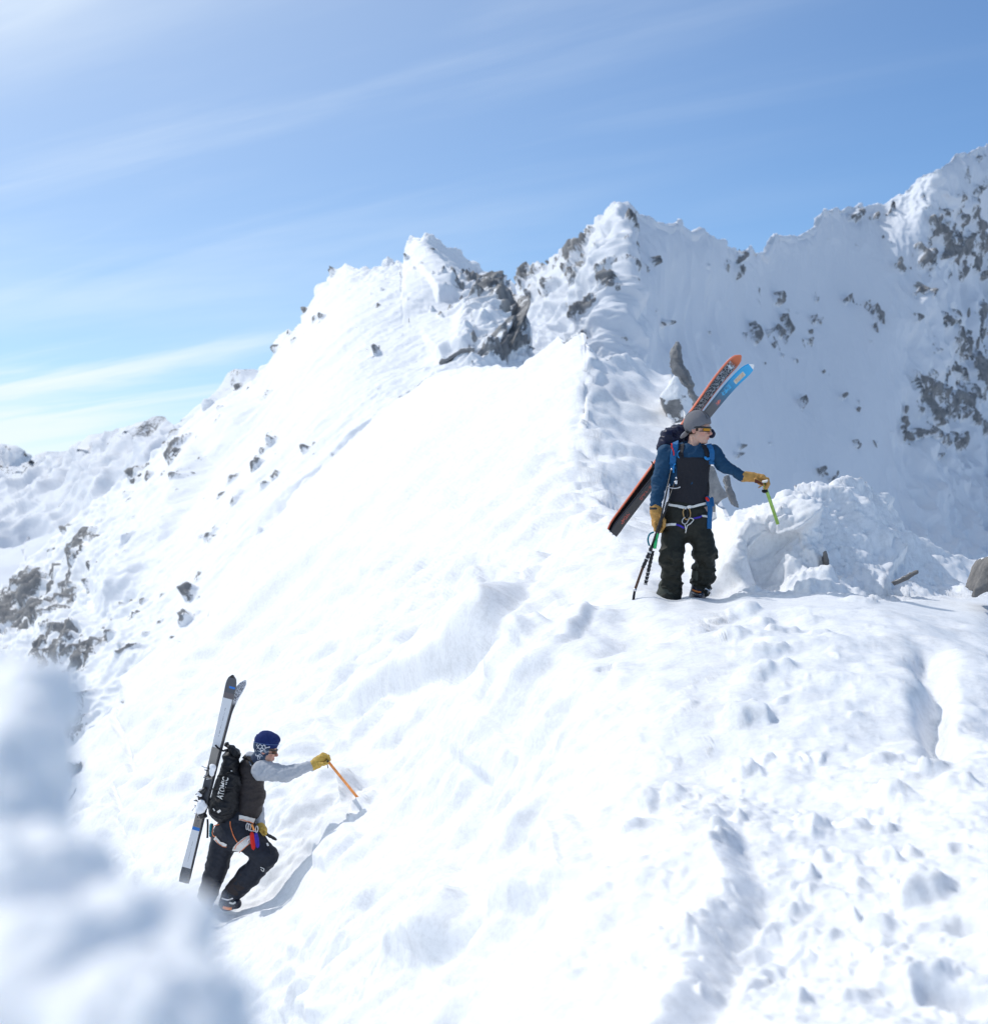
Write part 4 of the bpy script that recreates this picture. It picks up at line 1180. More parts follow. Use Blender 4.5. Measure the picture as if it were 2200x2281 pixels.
# ---- harness
Hc = Shape(.02); Hc.p = [(Tr, .02, False), (Tb, .02, False)]; Hc.lo = np.minimum(Tr.lo, Tb.lo); Hc.hi = np.maximum(Tr.hi, Tb.hi)
har = tag(empty('climbing_harness', a1(620, 1250, -.1)), 'white and purple climbing harness round the waist and thighs of the man in blue', 'harness')
def on_body(name, pts, w, mat, parent, S=Hc, pos=h1, lift=.005, n=5, rnd=False, th=.006):
    p = [pos(S, q[0], q[1], lift) for q in spline([(*q, 0) for q in pts], n)]
    p = [q for q in p if q]
    if len(p) < 2: return None
    if rnd: return tube(name, [q[0] for q in p], w / 2, mat, parent, 6)
    return ribbon(name, [q[0] for q in p], [q[1] for q in p], w, th, mat, parent)
on_body('waist_belt', [(478, 1193), (520, 1200), (580, 1208), (612, 1216), (640, 1212), (700, 1197), (760, 1182)], .020, M_white, har)
on_body('belt_tail', [(560, 1208), (600, 1222), (626, 1226)], .015, M_white, har, lift=.012)
on_body('buckle', [(622, 1211), (644, 1210)], .026, M_metal, har, lift=.014)
on_body('leg_loop', [(466, 1342), (500, 1334), (545, 1332)], .020, M_white, har)
on_body('leg_loop', [(545, 1334), (580, 1345), (600, 1358)], .014, M_purple, har)
on_body('leg_loop', [(664, 1290), (700, 1283), (722, 1276)], .014, M_purple, har)
on_body('leg_loop', [(722, 1276), (745, 1276), (764, 1282)], .016, M_white, har)
on_body('belay_loop', [(600, 1224), (594, 1250), (602, 1290), (618, 1300)], .010, M_cord, har, rnd=True, lift=.012)
on_body('belay_loop', [(634, 1222), (642, 1256), (634, 1290), (616, 1302)], .010, M_cord, har, rnd=True, lift=.012)
on_body('quick_link', [(620, 1226), (622, 1250), (621, 1282)], .014, M_black, har, rnd=True, lift=.014)
on_body('carabiner', [(608, 1284), (592, 1300), (590, 1318), (604, 1326), (622, 1314), (636, 1290)], .0085, M_metal, har, rnd=True, lift=.016)
on_body('sling', [(604, 1322), (614, 1380)], .008, M_white, har, rnd=True, lift=.010)
on_body('sling', [(628, 1290), (660, 1296), (650, 1318), (620, 1345), (610, 1388)], .009, M_white, har, rnd=True, lift=.012)
# ---- backpack
bp = tag(empty('backpack', a1(650, 1150, .25)), 'blue backpack on the back of the man in blue, navy jacket stuffed under its lid', 'backpack')
Bp = Shape(.03).cone(a1(640, 860, .25), a1(640, 1120, .24), 120 * K1, 118 * K1, .8); Bp.also(folds((0, 0, 1), .09, .006, 41))
solid('pack_bag', Bp, .010, M_packblue, bp)
Jk = Shape(.018).chain([a1(610, 700, .16), a1(540, 690, .14), a1(486, 716, .12), a1(436, 800, .12)], [52 * K1, 50 * K1, 46 * K1, 26 * K1]).chain([a1(560, 740, .12), a1(470, 762, .10)], [40 * K1, 36 * K1]).cone(a1(600, 690, .2), a1(780, 700, .19), 40 * K1, 34 * K1)
Jk.also(folds((.5, .3, .8), .055, .014, 43)); solid('stuffed_jacket', Jk, .0065, M_navy, bp)
def strap_over(pl, w, name='shoulder_strap', mat=M_packblue, lift=.013):
    p = [h1(Sh, *q[:2], lift) for q in spline([(*q, 0) for q in pl], 4)]; p = [q for q in p if q]
    if len(p) > 2: return ribbon(name, [q[0] for q in p], [q[1] for q in p], w, .016, mat, bp)
s1 = strap_over([(548, 772), (534, 800), (524, 850), (520, 910), (528, 950)], .050)
s2 = strap_over([(772, 788), (790, 820), (794, 860), (790, 905)], .042)
on_body('strap_trim', [(514, 790), (516, 820), (522, 850)], .010, M_red, s1, S=Sh, lift=.024)
on_body('pull_cord', [(574, 826), (560, 836), (562, 858), (566, 870)], .009, M_cyan, bp, S=Sh, lift=.02, rnd=True)
on_body('strap_tail', [(536, 900), (534, 930), (540, 975)], .010, M_cyan, bp, S=Sh, lift=.02)
on_body('chest_clip', [(738, 868), (752, 880), (770, 878)], .020, M_cyan, bp, S=Hc, lift=.014)
ribbon('hip_belt', spline([a1(772, 1150, -.06), a1(780, 1230, -.08), a1(776, 1300, -.08), a1(775, 1362, -.08)], 3), np.array([.2, -1, 0.0]), .040, .014, M_packblue, bp)
tube('gear_loop', spline([a1(765, 1000, -.02), a1(772, 1080, -.06), a1(764, 1150, -.07), a1(745, 1178, -.09)], 4), .005, M_rubber, bp)
solid('gear_pouch', Shape(.008).chain([a1(762, 1152, -.07), a1(768, 1196, -.09)], [.022, .016]).cone(a1(794, 1150, -.04), a1(800, 1200, -.05), .012), .006, M_packblue, bp)
solid('red_tag', Shape(.006).cone(a1(756, 1150, -.10), a1(766, 1164, -.10), .012), .005, M_red, bp)

# ---- skis: attribute u runs from tail (0) to tip (1), v across
def ski(tail, tip, w, side, mat, label, group, rocker=.05, bend=None):
    tail = np.asarray(tail, float); tip = np.asarray(tip, float)
    ax = tip - tail; L = np.linalg.norm(ax); ax /= L
    side = np.asarray(side, float); side = side - (side @ ax) * ax; side /= np.linalg.norm(side)
    up = np.cross(ax, side); 
    if up[1] > 0: up = -up
    n = 60; V, F, U, Vv = [], [], [], []
    for i in range(n + 1):
        u = i / n
        prof = w * (0.92 - 0.26 * math.sin(math.pi * min(1, u * 1.06)) + 0.10 * u)
        if u > .93: prof *= math.sqrt(max(1 - ((u - .93) / .0705) ** 2.6, 0.004))
        if u < .03: prof *= 0.80 + 0.20 * u / .03
        lift = rocker * max(0, (u - .80) / .20) ** 2.2 + rocker * .25 * max(0, (.08 - u) / .08) ** 2 - .010 * math.sin(math.pi * u)
        th = .006 + .008 * math.sin(math.pi * u)
        c = tail + ax * L * u + up * lift
        if bend is not None: c = c + np.asarray(bend) * max(0, (u - .84) / .16) ** 1.6
        for s_, q_, vv in ((-1, 0, 0), (-.94, 1, 0.03), (.94, 1, .97), (1, 0, 1), (1, -.3, 1), (-1, -.3, 0)):
            V.append(c + side * s_ * prof / 2 + up * th * q_); U.append(u); Vv.append(vv)
    for i in range(n):
        for j in range(6):
            F.append((i * 6 + j, i * 6 + (j + 1) % 6, i * 6 + 6 + (j + 1) % 6, i * 6 + 6 + j))
    F.append(tuple(range(6))[::-1]); F.append(tuple(n * 6 + j for j in range(6)))
    root = empty('ski', tail); tag(root, label, 'ski', group)
    mesh_np('ski_body', np.array(V), F, mat, root, False, {'u': U, 'v': Vv})
    return root, (lambda u, v=0.5, h=0.0: tail + ax * L * u + side * (v - .5) * w * .75 + up * (h + .014 - .01 * math.sin(math.pi * u))), ax, side, up
def ski_mat(name, bands, edge=None, deco=None, rough=.35):
    t = NT(name); au = t.n('ShaderNodeAttribute'); au.attribute_name = 'u'; av = t.n('ShaderNodeAttribute'); av.attribute_name = 'v'
    U, V_ = au.outputs['Fac'], av.outputs['Fac']
    c = t.ramp(U, bands[0:], const=bool(deco and deco.get('const')))
    for d in (deco or {}).get('marks', []):      # small printed marks: (u0, u1, v0, v1, colour, breakup)
        m = t.math('MULTIPLY', t.math('MULTIPLY', t.math('GREATER_THAN', U, d[0]), t.math('LESS_THAN', U, d[1])),
                   t.math('MULTIPLY', t.math('GREATER_THAN', V_, d[2]), t.math('LESS_THAN', V_, d[3])))
        if d[5]:
            cb = t.n('ShaderNodeCombineXYZ'); t.l(t.math('MULTIPLY', U, d[5] * 2.0), cb.inputs[0]); t.l(t.math('MULTIPLY', V_, d[5] * .12), cb.inputs[1])
            nz = t.n('ShaderNodeTexVoronoi', feature='DISTANCE_TO_EDGE'); nz.inputs['Scale'].default_value = 1.0; t.l(cb.outputs[0], nz.inputs['Vector'])
            m = t.math('MULTIPLY', m, t.range(nz.outputs[0], .10, .06))
        c = t.mix(m, c, d[4])
    if edge:
        e = t.math('MAXIMUM', t.math('LESS_THAN', V_, edge[1]), t.math('GREATER_THAN', V_, 1 - edge[2]))
        c = t.mix(e, c, edge[0])
    t.color(c); t.set(Roughness=rough); return t.m
M_ski_blue = ski_mat('blue_ski_print', [(0.0, (.012, .012, .020)), (.40, (.018, .018, .028)), (.55, (.07, .075, .085)), (.74, (.085, .09, .10)), (.83, (.02, .16, .30)), (.90, (.015, .33, .66)), (1.0, (.03, .42, .80))],
    deco={'marks': [(.755, .785, .38, .72, (.80, .16, .09), 40), (.765, .775, .45, .62, (.80, .16, .09), 0), (.885, .945, .30, .72, (.62, .60, .45), 0), (.89, .94, .34, .68, (.45, .20, .18), 90), (.805, .86, .12, .60, (.03, .40, .72), 26),
                    (.06, .12, .30, .70, (.55, .07, .04), 36), (.20, .30, .34, .70, (.42, .05, .03), 30), (.31, .325, .40, .62, (.6, .6, .6), 0), (.985, 1.01, 0, 1, (.8, .82, .85), 0)]})
M_ski_red = ski_mat('black_ski_print', [(0.0, (.012, .012, .016)), (.5, (.012, .012, .016)), (.93, (.014, .014, .016)), (.965, (.75, .17, .06)), (1.0, (.80, .20, .08))],
    edge=((.85, .22, .12), .13, .10), deco={'marks': [(.52, .95, .16, .88, (.55, .52, .52), 46), (.925, .935, .3, .7, (.75, .75, .75), 0)]})
NTOP = np.array([-.35, -1.0, .10])
skA, atA, axA, sdA, upA = ski(a1(85, 1378, .36), a1(968, 150, .42), .128, (.78, .25, .57), M_ski_red, 'black printed ski with orange edges on the standing man, just left of the blue ski', None)
skB, atB, axB, sdB, upB = ski(a1(104, 1396, .33), a1(1052, 208, .33), .150, (.78, .30, .57), M_ski_blue, 'ski with bright blue tip and a sticker, sloping behind the grey cap', None)
for sk, at in ((skA, atA), (skB, atB)):
    tube('tail_clip', [at(.005, .3, -.005), at(-.004, .5, -.006), at(.006, .7, -.005)], .006, M_metal, sk)
tube('binding', [atA(.40, .3, .02), atA(.415, .3, .07), atA(.43, .5, .075), atA(.44, .6, .03)], .010, M_black, skA)
tube('binding', [atA(.345, .1, .01), atA(.36, -.2, .02), atA(.365, -.5, .02)], .006, M_black, skA)

# ---- two trekking poles held together in his right hand
def pole(label, top, mid, low, tip, curve=None):
    r = empty('ski_pole', tip); tag(r, label, 'ski pole', 'ski poles held in the tan glove')
    return r
pA = pole('longer pole with brown lower grip hanging from the tan glove', None, None, None, a1(250, 1900, -.12))
top = a1(512, 955, -.20); grip0 = a1(378, 1480, -.14); 
tube('shaft', [top, a1(440, 1290, -.16), grip0], [.0065, .008, .009], M_black, pA)
gp = [a1(378 - 55 * t - 8 * t * t, 1480 + 150 * t, -.14) for t in np.linspace(0, 1, 13)]
tube('grip', gp, [.013 if i % 2 else .017 for i in range(13)], M_black, pA)
tube('frost_ring', [gp[3], gp[4]], .0175, M_white, pA); tube('frost_ring', [gp[7], gp[7] + (gp[8] - gp[7]) * .5], .0178, M_white, pA)
tube('lower_grip', spline([gp[-1], a1(290, 1700, -.13), a1(262, 1780, -.12)], 3), .0115, M_grip, pA)
tube('collar', [a1(263, 1776, -.12), a1(259, 1794, -.12)], .014, M_metal, pA)
tube('handle', spline([a1(258, 1795, -.12), a1(250, 1850, -.12), a1(249, 1905, -.12)], 3), [.010, .0105, .011, .011, .011, .012, .013], M_rubber, pA)
bk = tube('basket', [a1(512 + 40 * math.cos(t) + 22, 1070 + 12 * math.sin(t), -.20 + .03 * math.sin(t)) for t in np.linspace(0.2, 3.3, 9)], .0055, M_metal, pA)
tube('tip', [top, a1(516, 942, -.20)], [.009, .006], M_metal, pA)
pB = pole('shorter pole with bright green clamp held in the tan glove', None, None, None, a1(330, 1755, -.10))
tube('shaft', [a1(545, 1018, -.17), a1(452, 1290, -.14), a1(392, 1500, -.11)], [.0065, .0085, .009], M_black, pB)
tube('tip', [a1(545, 1018, -.17), a1(549, 1004, -.17)], [.009, .006], M_metal, pB)
tube('snow_crust', [a1(536, 1040, -.185), a1(548, 1030, -.18), a1(544, 1052, -.18)], .010, M_snowlump, pB)
tube('clamp', [a1(404, 1440, -.13), a1(396, 1500, -.13)], [.017, .014], M_brightgreen, pB)
tube('green_decal', [a1(418, 1395, -.13), a1(404, 1450, -.13)], .0105, M_brightgreen, pB)
gp = [a1(384 - 52 * t, 1515 + 235 * t, -.10) for t in np.linspace(0, 1, 19)]
tube('grip', gp, [.0125 if i % 2 else .0175 for i in range(19)], M_black, pB)
for i in (11, 13, 15, 17): tube('frost_ring', [gp[i] * .6 + gp[i + 1] * .4, gp[i] * .3 + gp[i + 1] * .7], .0165, M_white, pB)
ribbon('wrist_strap', spline([a1(392, 1385, -.12), a1(362, 1400, -.12), a1(350, 1440, -.12), a1(360, 1480, -.13)], 4), np.array([.3, -1, 0]), .014, .004, M_teal, pB)
# ---- green ice axe planted in the snow bank
ax1 = tag(empty('ice_axe', a1(1232, 1275, -.02)), 'ice axe with light green shaft planted in the snow bank by the tan gloved hand', 'ice axe')
tube('shaft', [a1(1152, 1044, -.05), a1(1164, 1080, -.05), a1(1190, 1150, -.035), a1(1250, 1330, .0)], [.0125, .0145, .0150, .0145], M_green, ax1, 10)
hd = tube('axe_head', spline([a1(1132, 1044, .10), a1(1146, 1036, .03), a1(1158, 1034, -.05), a1(1166, 1034, -.13)], 3), [.004, .007, .009, .011, .012, .013, .014, .014, .013, .012], M_metal, ax1)
ribbon('adze', [a1(1142, 1036, -.115), a1(1178, 1030, -.135)], np.array([0, -.5, 1.0]), .030, .012, M_white, hd)
tube('grip_ring', [a1(1160, 1092, -.05), a1(1166, 1110, -.047)], .021, M_rubber, ax1)
tube('leash', spline([a1(1160, 1095, -.06), a1(1142, 1096, -.07), a1(1146, 1108, -.07), a1(1160, 1106, -.07)], 4), .005, M_rubber, ax1)
# ================================================================= the man climbing the slope
D2 = 14.4; K2 = D2 / FPX / 3.438
def a2(cx, cy, dy=0.0): return P(380 + cx / 3.438, 1480 + cy / 3.438, D2 + dy)
def h2(S, cx, cy, lift=0.0): return S.hit(380 + cx / 3.438, 1480 + cy / 3.438, D2 - 1.0, lift)
climber = tag(empty('person', a2(430, 1860)), 'climber in navy hat and grey sleeves stepping up the slope, one arm raised', 'person')
H2 = Head(a2(729, 655), 94, -12, 1.0)
ARM2 = [(700, 812, -.06), (885, 838, -.12), (1092, 772, -.10)]
ARM2B = [(650, 810, .16), (655, 980, .15), (690, 1235, .02)]
LEG_A = [(545, 1285, -.03), (735, 1468, -.09), (600, 1620, -.02), (452, 1782, .0)]
LEG_B = [(425, 1290, .06), (360, 1530, .05), (285, 1770, .10)]
B2 = H2.skin()
B2.cone(a2(625, 790, .05), a2(560, 1200, .03), 72 * K2, 84 * K2, .9, k=.03); B2.cone(a2(690, 800, -.05), a2(680, 800, .15), 48 * K2, 46 * K2, k=.03)
B2.cone(a2(727, 700, .05), a2(650, 770, .05), 46 * K2, 60 * K2)
B2.chain([a2(*q) for q in ARM2], [48 * K2, 38 * K2, 26 * K2], k=.02).cone(a2(*ARM2[2]), a2(1170, 735, -.10), 26 * K2, 30 * K2)
B2.chain([a2(*q) for q in ARM2B], [46 * K2, 38 * K2, 28 * K2], k=.02)
B2.chain([a2(*q) for q in LEG_A], [80 * K2, 56 * K2, 50 * K2, 38 * K2], k=.03)
B2.chain([a2(*q) for q in LEG_B], [78 * K2, 56 * K2, 40 * K2], k=.03)
solid('body', B2, .0065, M_skin, climber, skin_attr(H2))
# grey base layer: sleeves and collar
Sl = Shape(.02).chain([a2(*q) for q in ARM2], [80 * K2, 56 * K2, 36 * K2], k=.03)
Sl.chain([a2(*q) for q in ARM2B], [58 * K2, 46 * K2, 34 * K2], k=.03)
Sl.also(folds((-.6, 0, 1), .06, .010, 51)); Sl.also(folds((1, 0, .2), .05, .006, 53))
solid('sleeves', Sl, .0075, M_grey, climber)
Co = Shape(.012).cone(a2(600, 694, .05), a2(690, 712, .04), 26 * K2, 34 * K2, 2.2); Co.also(folds((.3, 0, 1), .03, .004, 55))
solid('collar', Co, .007, M_grey, climber)
# vest
Ve = Shape(.03).cone(a2(622, 800, .05), a2(600, 1100, .03), 98 * K2, 100 * K2, 1.15)
Ve.cone(a2(668, 1000, .03), a2(625, 1115, .03), 62 * K2, 58 * K2, 1.3); Ve.cone(a2(600, 740, .05), a2(670, 755, .05), 36 * K2, 40 * K2, 1.9)
Ve.also(folds((0, 0, 1), .075, .0075, 57)); Ve.also(folds((.6, 0, .8), .04, .003, 59))
solid('vest', Ve, .0075, M_vest, climber)
# trousers
T2 = Shape(.03).cone(a2(520, 1190, .03), a2(500, 1290, .03), 128 * K2, 138 * K2, 1.0)
T2.chain([a2(*q) for q in LEG_A], [112 * K2, 84 * K2, 84 * K2, 66 * K2], k=.03)
T2.chain([a2(*q) for q in LEG_B], [104 * K2, 84 * K2, 74 * K2], k=.03)
T2.also(folds((.55, 0, .83), .11, .010, 61)); T2.also(folds((-.4, 0, .9), .05, .004, 63))
solid('trousers', T2, .0085, M_navytr, climber)
Sc = Shape(.03).chain([a2(610, 1600, -.025), a2(462, 1765, .0)], [88 * K2, 70 * K2])
Sc.also(lambda X, d: np.maximum(d, np.maximum((X - a2(570, 1600)) @ np.array([.72, 0, .69]), (a2(440, 1730) - X) @ np.array([.72, 0, .69]))))
Sc.also(folds((.55, 0, .83), .11, .004, 65)); solid('calf_patch', Sc, .008, M_browntr, climber)
def on2(name, pts, w, mat, parent, S, lift=.006, n=4, rnd=False, th=.007):
    return on_body(name, pts, w, mat, parent, S, h2, lift, n, rnd, th)
on2('emblem', [(690, 1548), (716, 1562), (708, 1580), (694, 1562)], .008, M_white, climber, T2, lift=.009, rnd=True)
on2('emblem', [(738, 1372), (746, 1392)], .016, M_white, climber, T2)
on2('seam', [(716, 1300), (742, 1350), (756, 1400), (770, 1450)], .005, M_black, climber, T2, rnd=True, lift=.002)
# boots
B2t = Shape(.02).chain([a2(452, 1770, -.01), a2(430, 1830, -.01), a2(505, 1832, -.03)], [64 * K2, 56 * K2, 40 * K2])
b2 = solid('boot', B2t, .007, M_boot, climber)
on2('buckle', [(400, 1790), (440, 1800), (480, 1785)], .012, M_metal, b2, B2t, lift=.008)
on2('buckle', [(450, 1822), (480, 1832), (500, 1822)], .016, M_white, b2, B2t, lift=.008)
on2('sole', [(404, 1858), (436, 1866), (470, 1868)], .024, M_orange, b2, B2t, lift=.002, th=.02)
solid('boot', Shape(.02).chain([a2(290, 1770, .10), a2(275, 1840, .08)], [60 * K2, 52 * K2]), .008, M_boot, climber)
# gloves
def glove_up():
    S = Shape(.010).cone(a2(1096, 772, -.10), a2(1118, 758, -.10), 40 * K2, 42 * K2); S.cone(a2(1125, 748, -.10), a2(1172, 712, -.10), 42 * K2, 38 * K2)
    S.also(folds((.8, 0, .5), .04, .004, 71))
    for j in range(4):
        dy = -.15 + j * .027
        S.chain([a2(1172, 700, dy), a2(1206, 702, dy), a2(1216, 730, dy), a2(1198, 748, dy)], [.0150, .0140, .0130, .0120], k=.004)
    S.chain([a2(1140, 760, -.145), a2(1172, 764, -.16), a2(1200, 756, -.155)], [.017, .015, .013], k=.006)
    return S
solid('glove', glove_up(), .0045, M_leather2, climber)
Gd = Shape(.010).cone(a2(690, 1240, .0), a2(706, 1268, -.03), 34 * K2, 36 * K2)
for j in range(4): Gd.chain([a2(700, 1258 + j * 4, -.08 + j * .024), a2(728, 1268 + j * 4, -.085 + j * .024), a2(730, 1294, -.075 + j * .024), a2(712, 1302, -.07 + j * .024)], [.0150, .0140, .0130, .012], k=.004)
Gd.chain([a2(690, 1280, -.07), a2(702, 1304, -.075), a2(722, 1306, -.07)], [.016, .014, .012], k=.005)
solid('glove', Gd, .0045, M_leather2, climber)
# hat, neck tube, glasses
Ht = Shape(.012).ell(H2.w(-.008, 0, .075), np.array([.114, .094, .100]) * 1.0, H2.M); Ht.ell(H2.w(.052, 0, .112), np.array([.060, .080, .046]), H2.M)
Ht.also(lambda X, d: np.maximum(d, (lambda q: (.030 + q[:, 0] * .12 - q[:, 2]) * .93)(H2.loc(X)))); Ht.also(folds(H2.M[0] + H2.M[2], .06, .006, 73))
ht = solid('hat', Ht, .0055, M_beanie, climber)
Bn = Shape(.004).ell(H2.w(-.008, 0, .055), np.array([.114, .094, .110]) * .93, H2.M)
Bn.also(lambda X, d: np.maximum(d, (lambda q: np.maximum(.024 + q[:, 0] * .10 - q[:, 2], q[:, 2] - .058 - q[:, 0] * .10) * .93)(H2.loc(X)))); Bn.also(folds(H2.M[1], .05, .003, 74))
hb = solid('hat_band', Bn, .005, M_beanie, ht)
tube('seam', [H2.w(-.008 + .119 * math.cos(t), -.097 * math.sin(t), .066 + .010 * math.cos(t)) for t in np.linspace(.1, 3.0, 18)], .0022, plain('pale_blue_thread', (.12, .2, .4)), hb, 5)
Bu = Shape(.012).ell(H2.w(-.012, 0, .035), np.array([.108, .096, .102]), H2.M)
Bu.cone(H2.w(-.030, 0, -.05), H2.w(-.060, 0, -.150), .072, .078); Bu.cone(H2.w(.01, 0, -.085), H2.w(-.035, 0, -.13), .052, .062)
Bu.also(lambda X, d: np.maximum(d, (lambda q: np.maximum(q[:, 0] - .034 + .25 * np.minimum(q[:, 2] + .02, 0), q[:, 2] - .075) * .93)(H2.loc(X)))); Bu.also(folds((0.3, 0, 1), .045, .004, 75))
solid('neck_tube', Bu, .0055, M_buff, climber)
sunglasses(H2, climber, M_lens2)
# ---- backpack
bp2 = tag(empty('backpack', a2(420, 1200, -.05)), 'big black backpack with white lettering worn by the climber in grey sleeves', 'backpack')
Pk = Shape(.03).cone(a2(462, 700, .0), a2(460, 900, .0), 52 * K2, 96 * K2, 1.25); Pk.cone(a2(455, 900, .0), a2(418, 1082, .0), 100 * K2, 128 * K2, 1.15)
Pk.cone(a2(432, 660, .0), a2(452, 740, .0), 28 * K2, 50 * K2, 1.6); Pk.cone(a2(470, 1110, .0), a2(500, 1120, .0), 84 * K2, 60 * K2, 1.2)
Pk.also(folds((.25, 0, 1), .075, .014, 81)); Pk.also(folds((-.6, 0, .8), .045, .004, 83))
solid('pack_bag', Pk, .0075, M_pack, bp2)
Rl = Shape(.014).chain([a2(432, 618, .0), a2(462, 640, -.01), a2(500, 682, -.01), a2(520, 700, .0)], [20 * K2, 24 * K2, 30 * K2, 20 * K2], 1.8); Rl.also(folds((.8, 0, -.5), .05, .010, 85))
solid('roll_top', Rl, .006, M_pack, bp2)
on2('shoulder_strap', [(570, 712), (600, 716), (636, 760), (650, 830)], .045, M_rubber, bp2, Ve, lift=.012, th=.014)
on2('compression_strap', [(330, 958), (400, 964), (470, 966)], .014, M_rubber, bp2, Pk, lift=.010)
on2('compression_strap', [(345, 862), (400, 850), (470, 826)], .012, M_rubber, bp2, Pk, lift=.010)
on2('side_strap', [(422, 860), (420, 950), (418, 1010)], .010, M_rubber, bp2, Pk, lift=.016)
on2('seam', [(300, 1120), (400, 1160), (520, 1120)], .006, M_rubber, bp2, Pk, lift=.003, rnd=True)
on2('seam', [(540, 760), (546, 900), (540, 1080)], .008, M_rubber, bp2, Pk, lift=.003, rnd=True)
on2('reflective_tab', [(364, 1128), (384, 1116)], .020, M_white, bp2, Pk, lift=.008)
on2('reflective_tab', [(330, 1104), (342, 1120)], .009, M_white, bp2, Pk, lift=.008)
on2('reflective_tab', [(464, 816), (468, 826)], .012, M_white, bp2, Pk, lift=.008)
on2('reflective_tab', [(338, 860), (352, 846)], .012, M_white, bp2, Pk, lift=.010)
ribbon('hanging_strap', [a2(284, 1185, -.10), a2(286, 1230, -.10), a2(283, 1330, -.10)], np.array([0, -1, 0.0]), .018, .005, M_rubber, bp2)
# the lettering printed up the side of the pack
def lettering(text, p0, p1, size, S, pos, mat, parent):
    cu = bpy.data.curves.new('lettering', 'FONT'); cu.body = text; cu.size = 1.0; cu.resolution_u = 3; cu.offset = 0.018; cu.space_character = 1.02
    to = bpy.data.objects.new('tmp', cu); COL.objects.link(to)
    bpy.context.view_layer.update()
    me = bpy.data.meshes.new_from_object(to.evaluated_get(bpy.context.evaluated_depsgraph_get()))
    bpy.data.objects.remove(to); bpy.data.curves.remove(cu)
    V = np.array([v.co[:] for v in me.vertices]); F = [tuple(q.vertices) for q in me.polygons]
    W = V[:, 0].max() - V[:, 0].min(); V[:, 0] -= V[:, 0].min(); Hh = V[:, 1].max()
    p0 = np.array(p0, float); p1 = np.array(p1, float); L = np.linalg.norm(p1 - p0); d = (p1 - p0) / L; nrm = np.array([d[1], -d[0]])
    out = []
    for x, y, _ in V:
        q = p0 + d * (x / W * L) + nrm * (y / Hh * size)
        r = pos(S, q[0], q[1], .012)
        out.append(r[0] if r else (out[-1] if out else a2(*q)))
    bpy.data.meshes.remove(me)
    return mesh_np('lettering', np.array(out), F, mat, parent, False)
Ps = Shape(.03).cone(a2(462, 700, .0), a2(460, 900, .0), 56 * K2, 100 * K2, 1.25).cone(a2(455, 900, .0), a2(418, 1082, .0), 104 * K2, 132 * K2, 1.15)
lettering('ATOMIC', (398, 1036), (446, 872), 42, Ps, h2, M_white, bp2)
# ---- skis on the pack
M_ski_grey = ski_mat('silver_grey_ski_print', [(0.0, (.085, .09, .10)), (.068, (.68, .69, .71)), (.250, (.02, .16, .50)), (.262, (.24, .21, .18)), (.33, (.045, .048, .06)), (.50, (.30, .27, .24)), (.645, (.70, .71, .73)), (.885, (.085, .09, .105))],
    edge=((.09, .09, .09), .05, .06), deco={'const': True, 'marks': [(.935, .945, .4, .95, (.02, .18, .62), 0), (.70, .84, .46, .53, (.20, .20, .22), 60), (.10, .20, .46, .51, (.28, .28, .30), 60), (.885, .912, .04, .96, (.14, .12, .125), 0), (.27, .30, .3, .7, (.10, .10, .12), 60), (.985, 1.01, .2, .8, (.01, .01, .01), 0)]})
M_ski_dark = ski_mat('white_patterned_ski_print', [(0.0, (.06, .06, .07)), (.88, (.05, .05, .06)), (.90, (.66, .67, .70)), (1.0, (.60, .61, .64))],
    deco={'marks': [(.90, .99, .10, .90, (.10, .10, .12), 60)]})
kA, sA, axk, sdk, upk = ski(a2(97, 1668, -.16), a2(486, 78, -.16), .104, (.97, -.12, .22), M_ski_grey, "silver and grey ski lashed outermost to the climber's black backpack", 'skis on the black backpack', rocker=.03)
kB, sB, _, _, _ = ski(a2(112, 1674, -.08), a2(500, 122, -.06), .086, (.97, -.12, .22), M_ski_dark, "darker ski with white printed tip, lashed behind the silver ski", 'skis on the black backpack', rocker=-.05, bend=(.075, 0, 0))
tube('ski_strap', spline([a2(345, 618, -.19), a2(366, 640, -.20), a2(404, 662, -.19), a2(420, 655, -.10)], 4), .009, M_rubber, kA)
def binding(pts, parent, seed):
    r = np.random.default_rng(seed)
    b = solid('binding', Shape(.008).chain([a2(*q) for q in pts], [.020, .024, .018][:len(pts)]).also(folds((0, 0, 1), .018, .006, seed)), .005, M_black, parent)
    for _ in range(5):
        c = a2(*pts[r.integers(0, len(pts))]); e = c + np.array([-.05 * r.random(), -.04, .06 * (r.random() - .5)]) - np.array([.02, 0, 0])
        tube('binding_arm', [c, (c + e) / 2 + r.normal(size=3) * .012, e], .0045, M_metal if r.random() < .5 else M_black, b, 6)
    return b
b1 = binding([(300, 790, -.20), (322, 820, -.20), (300, 850, -.20)], kA, 5)
b3 = binding([(262, 955, -.19), (232, 985, -.20), (226, 1030, -.19)], kA, 6)
b4 = binding([(246, 1050, -.19), (228, 1090, -.17)], kB, 9)
b5 = binding([(212, 1110, -.19), (240, 1150, -.20), (268, 1158, -.17)], kA, 7)
for nm, pts, rs in (('snow_clump', [(322, 790, -.225), (320, 835, -.225)], [26, 18]), ('snow_clump', [(236, 1060, -.215), (226, 1110, -.215), (250, 1090, -.21)], [28, 34, 30]), ('snow_clump', [(214, 990, -.225), (226, 1000, -.22)], [12, 14])):
    S = Shape(.012).chain([a2(*q) for q in pts], [q * K2 for q in rs]); S.also(folds((1, 0, 1), .03, .008, 88, sharp=False)); solid(nm, S, .006, M_snowlump, kA)
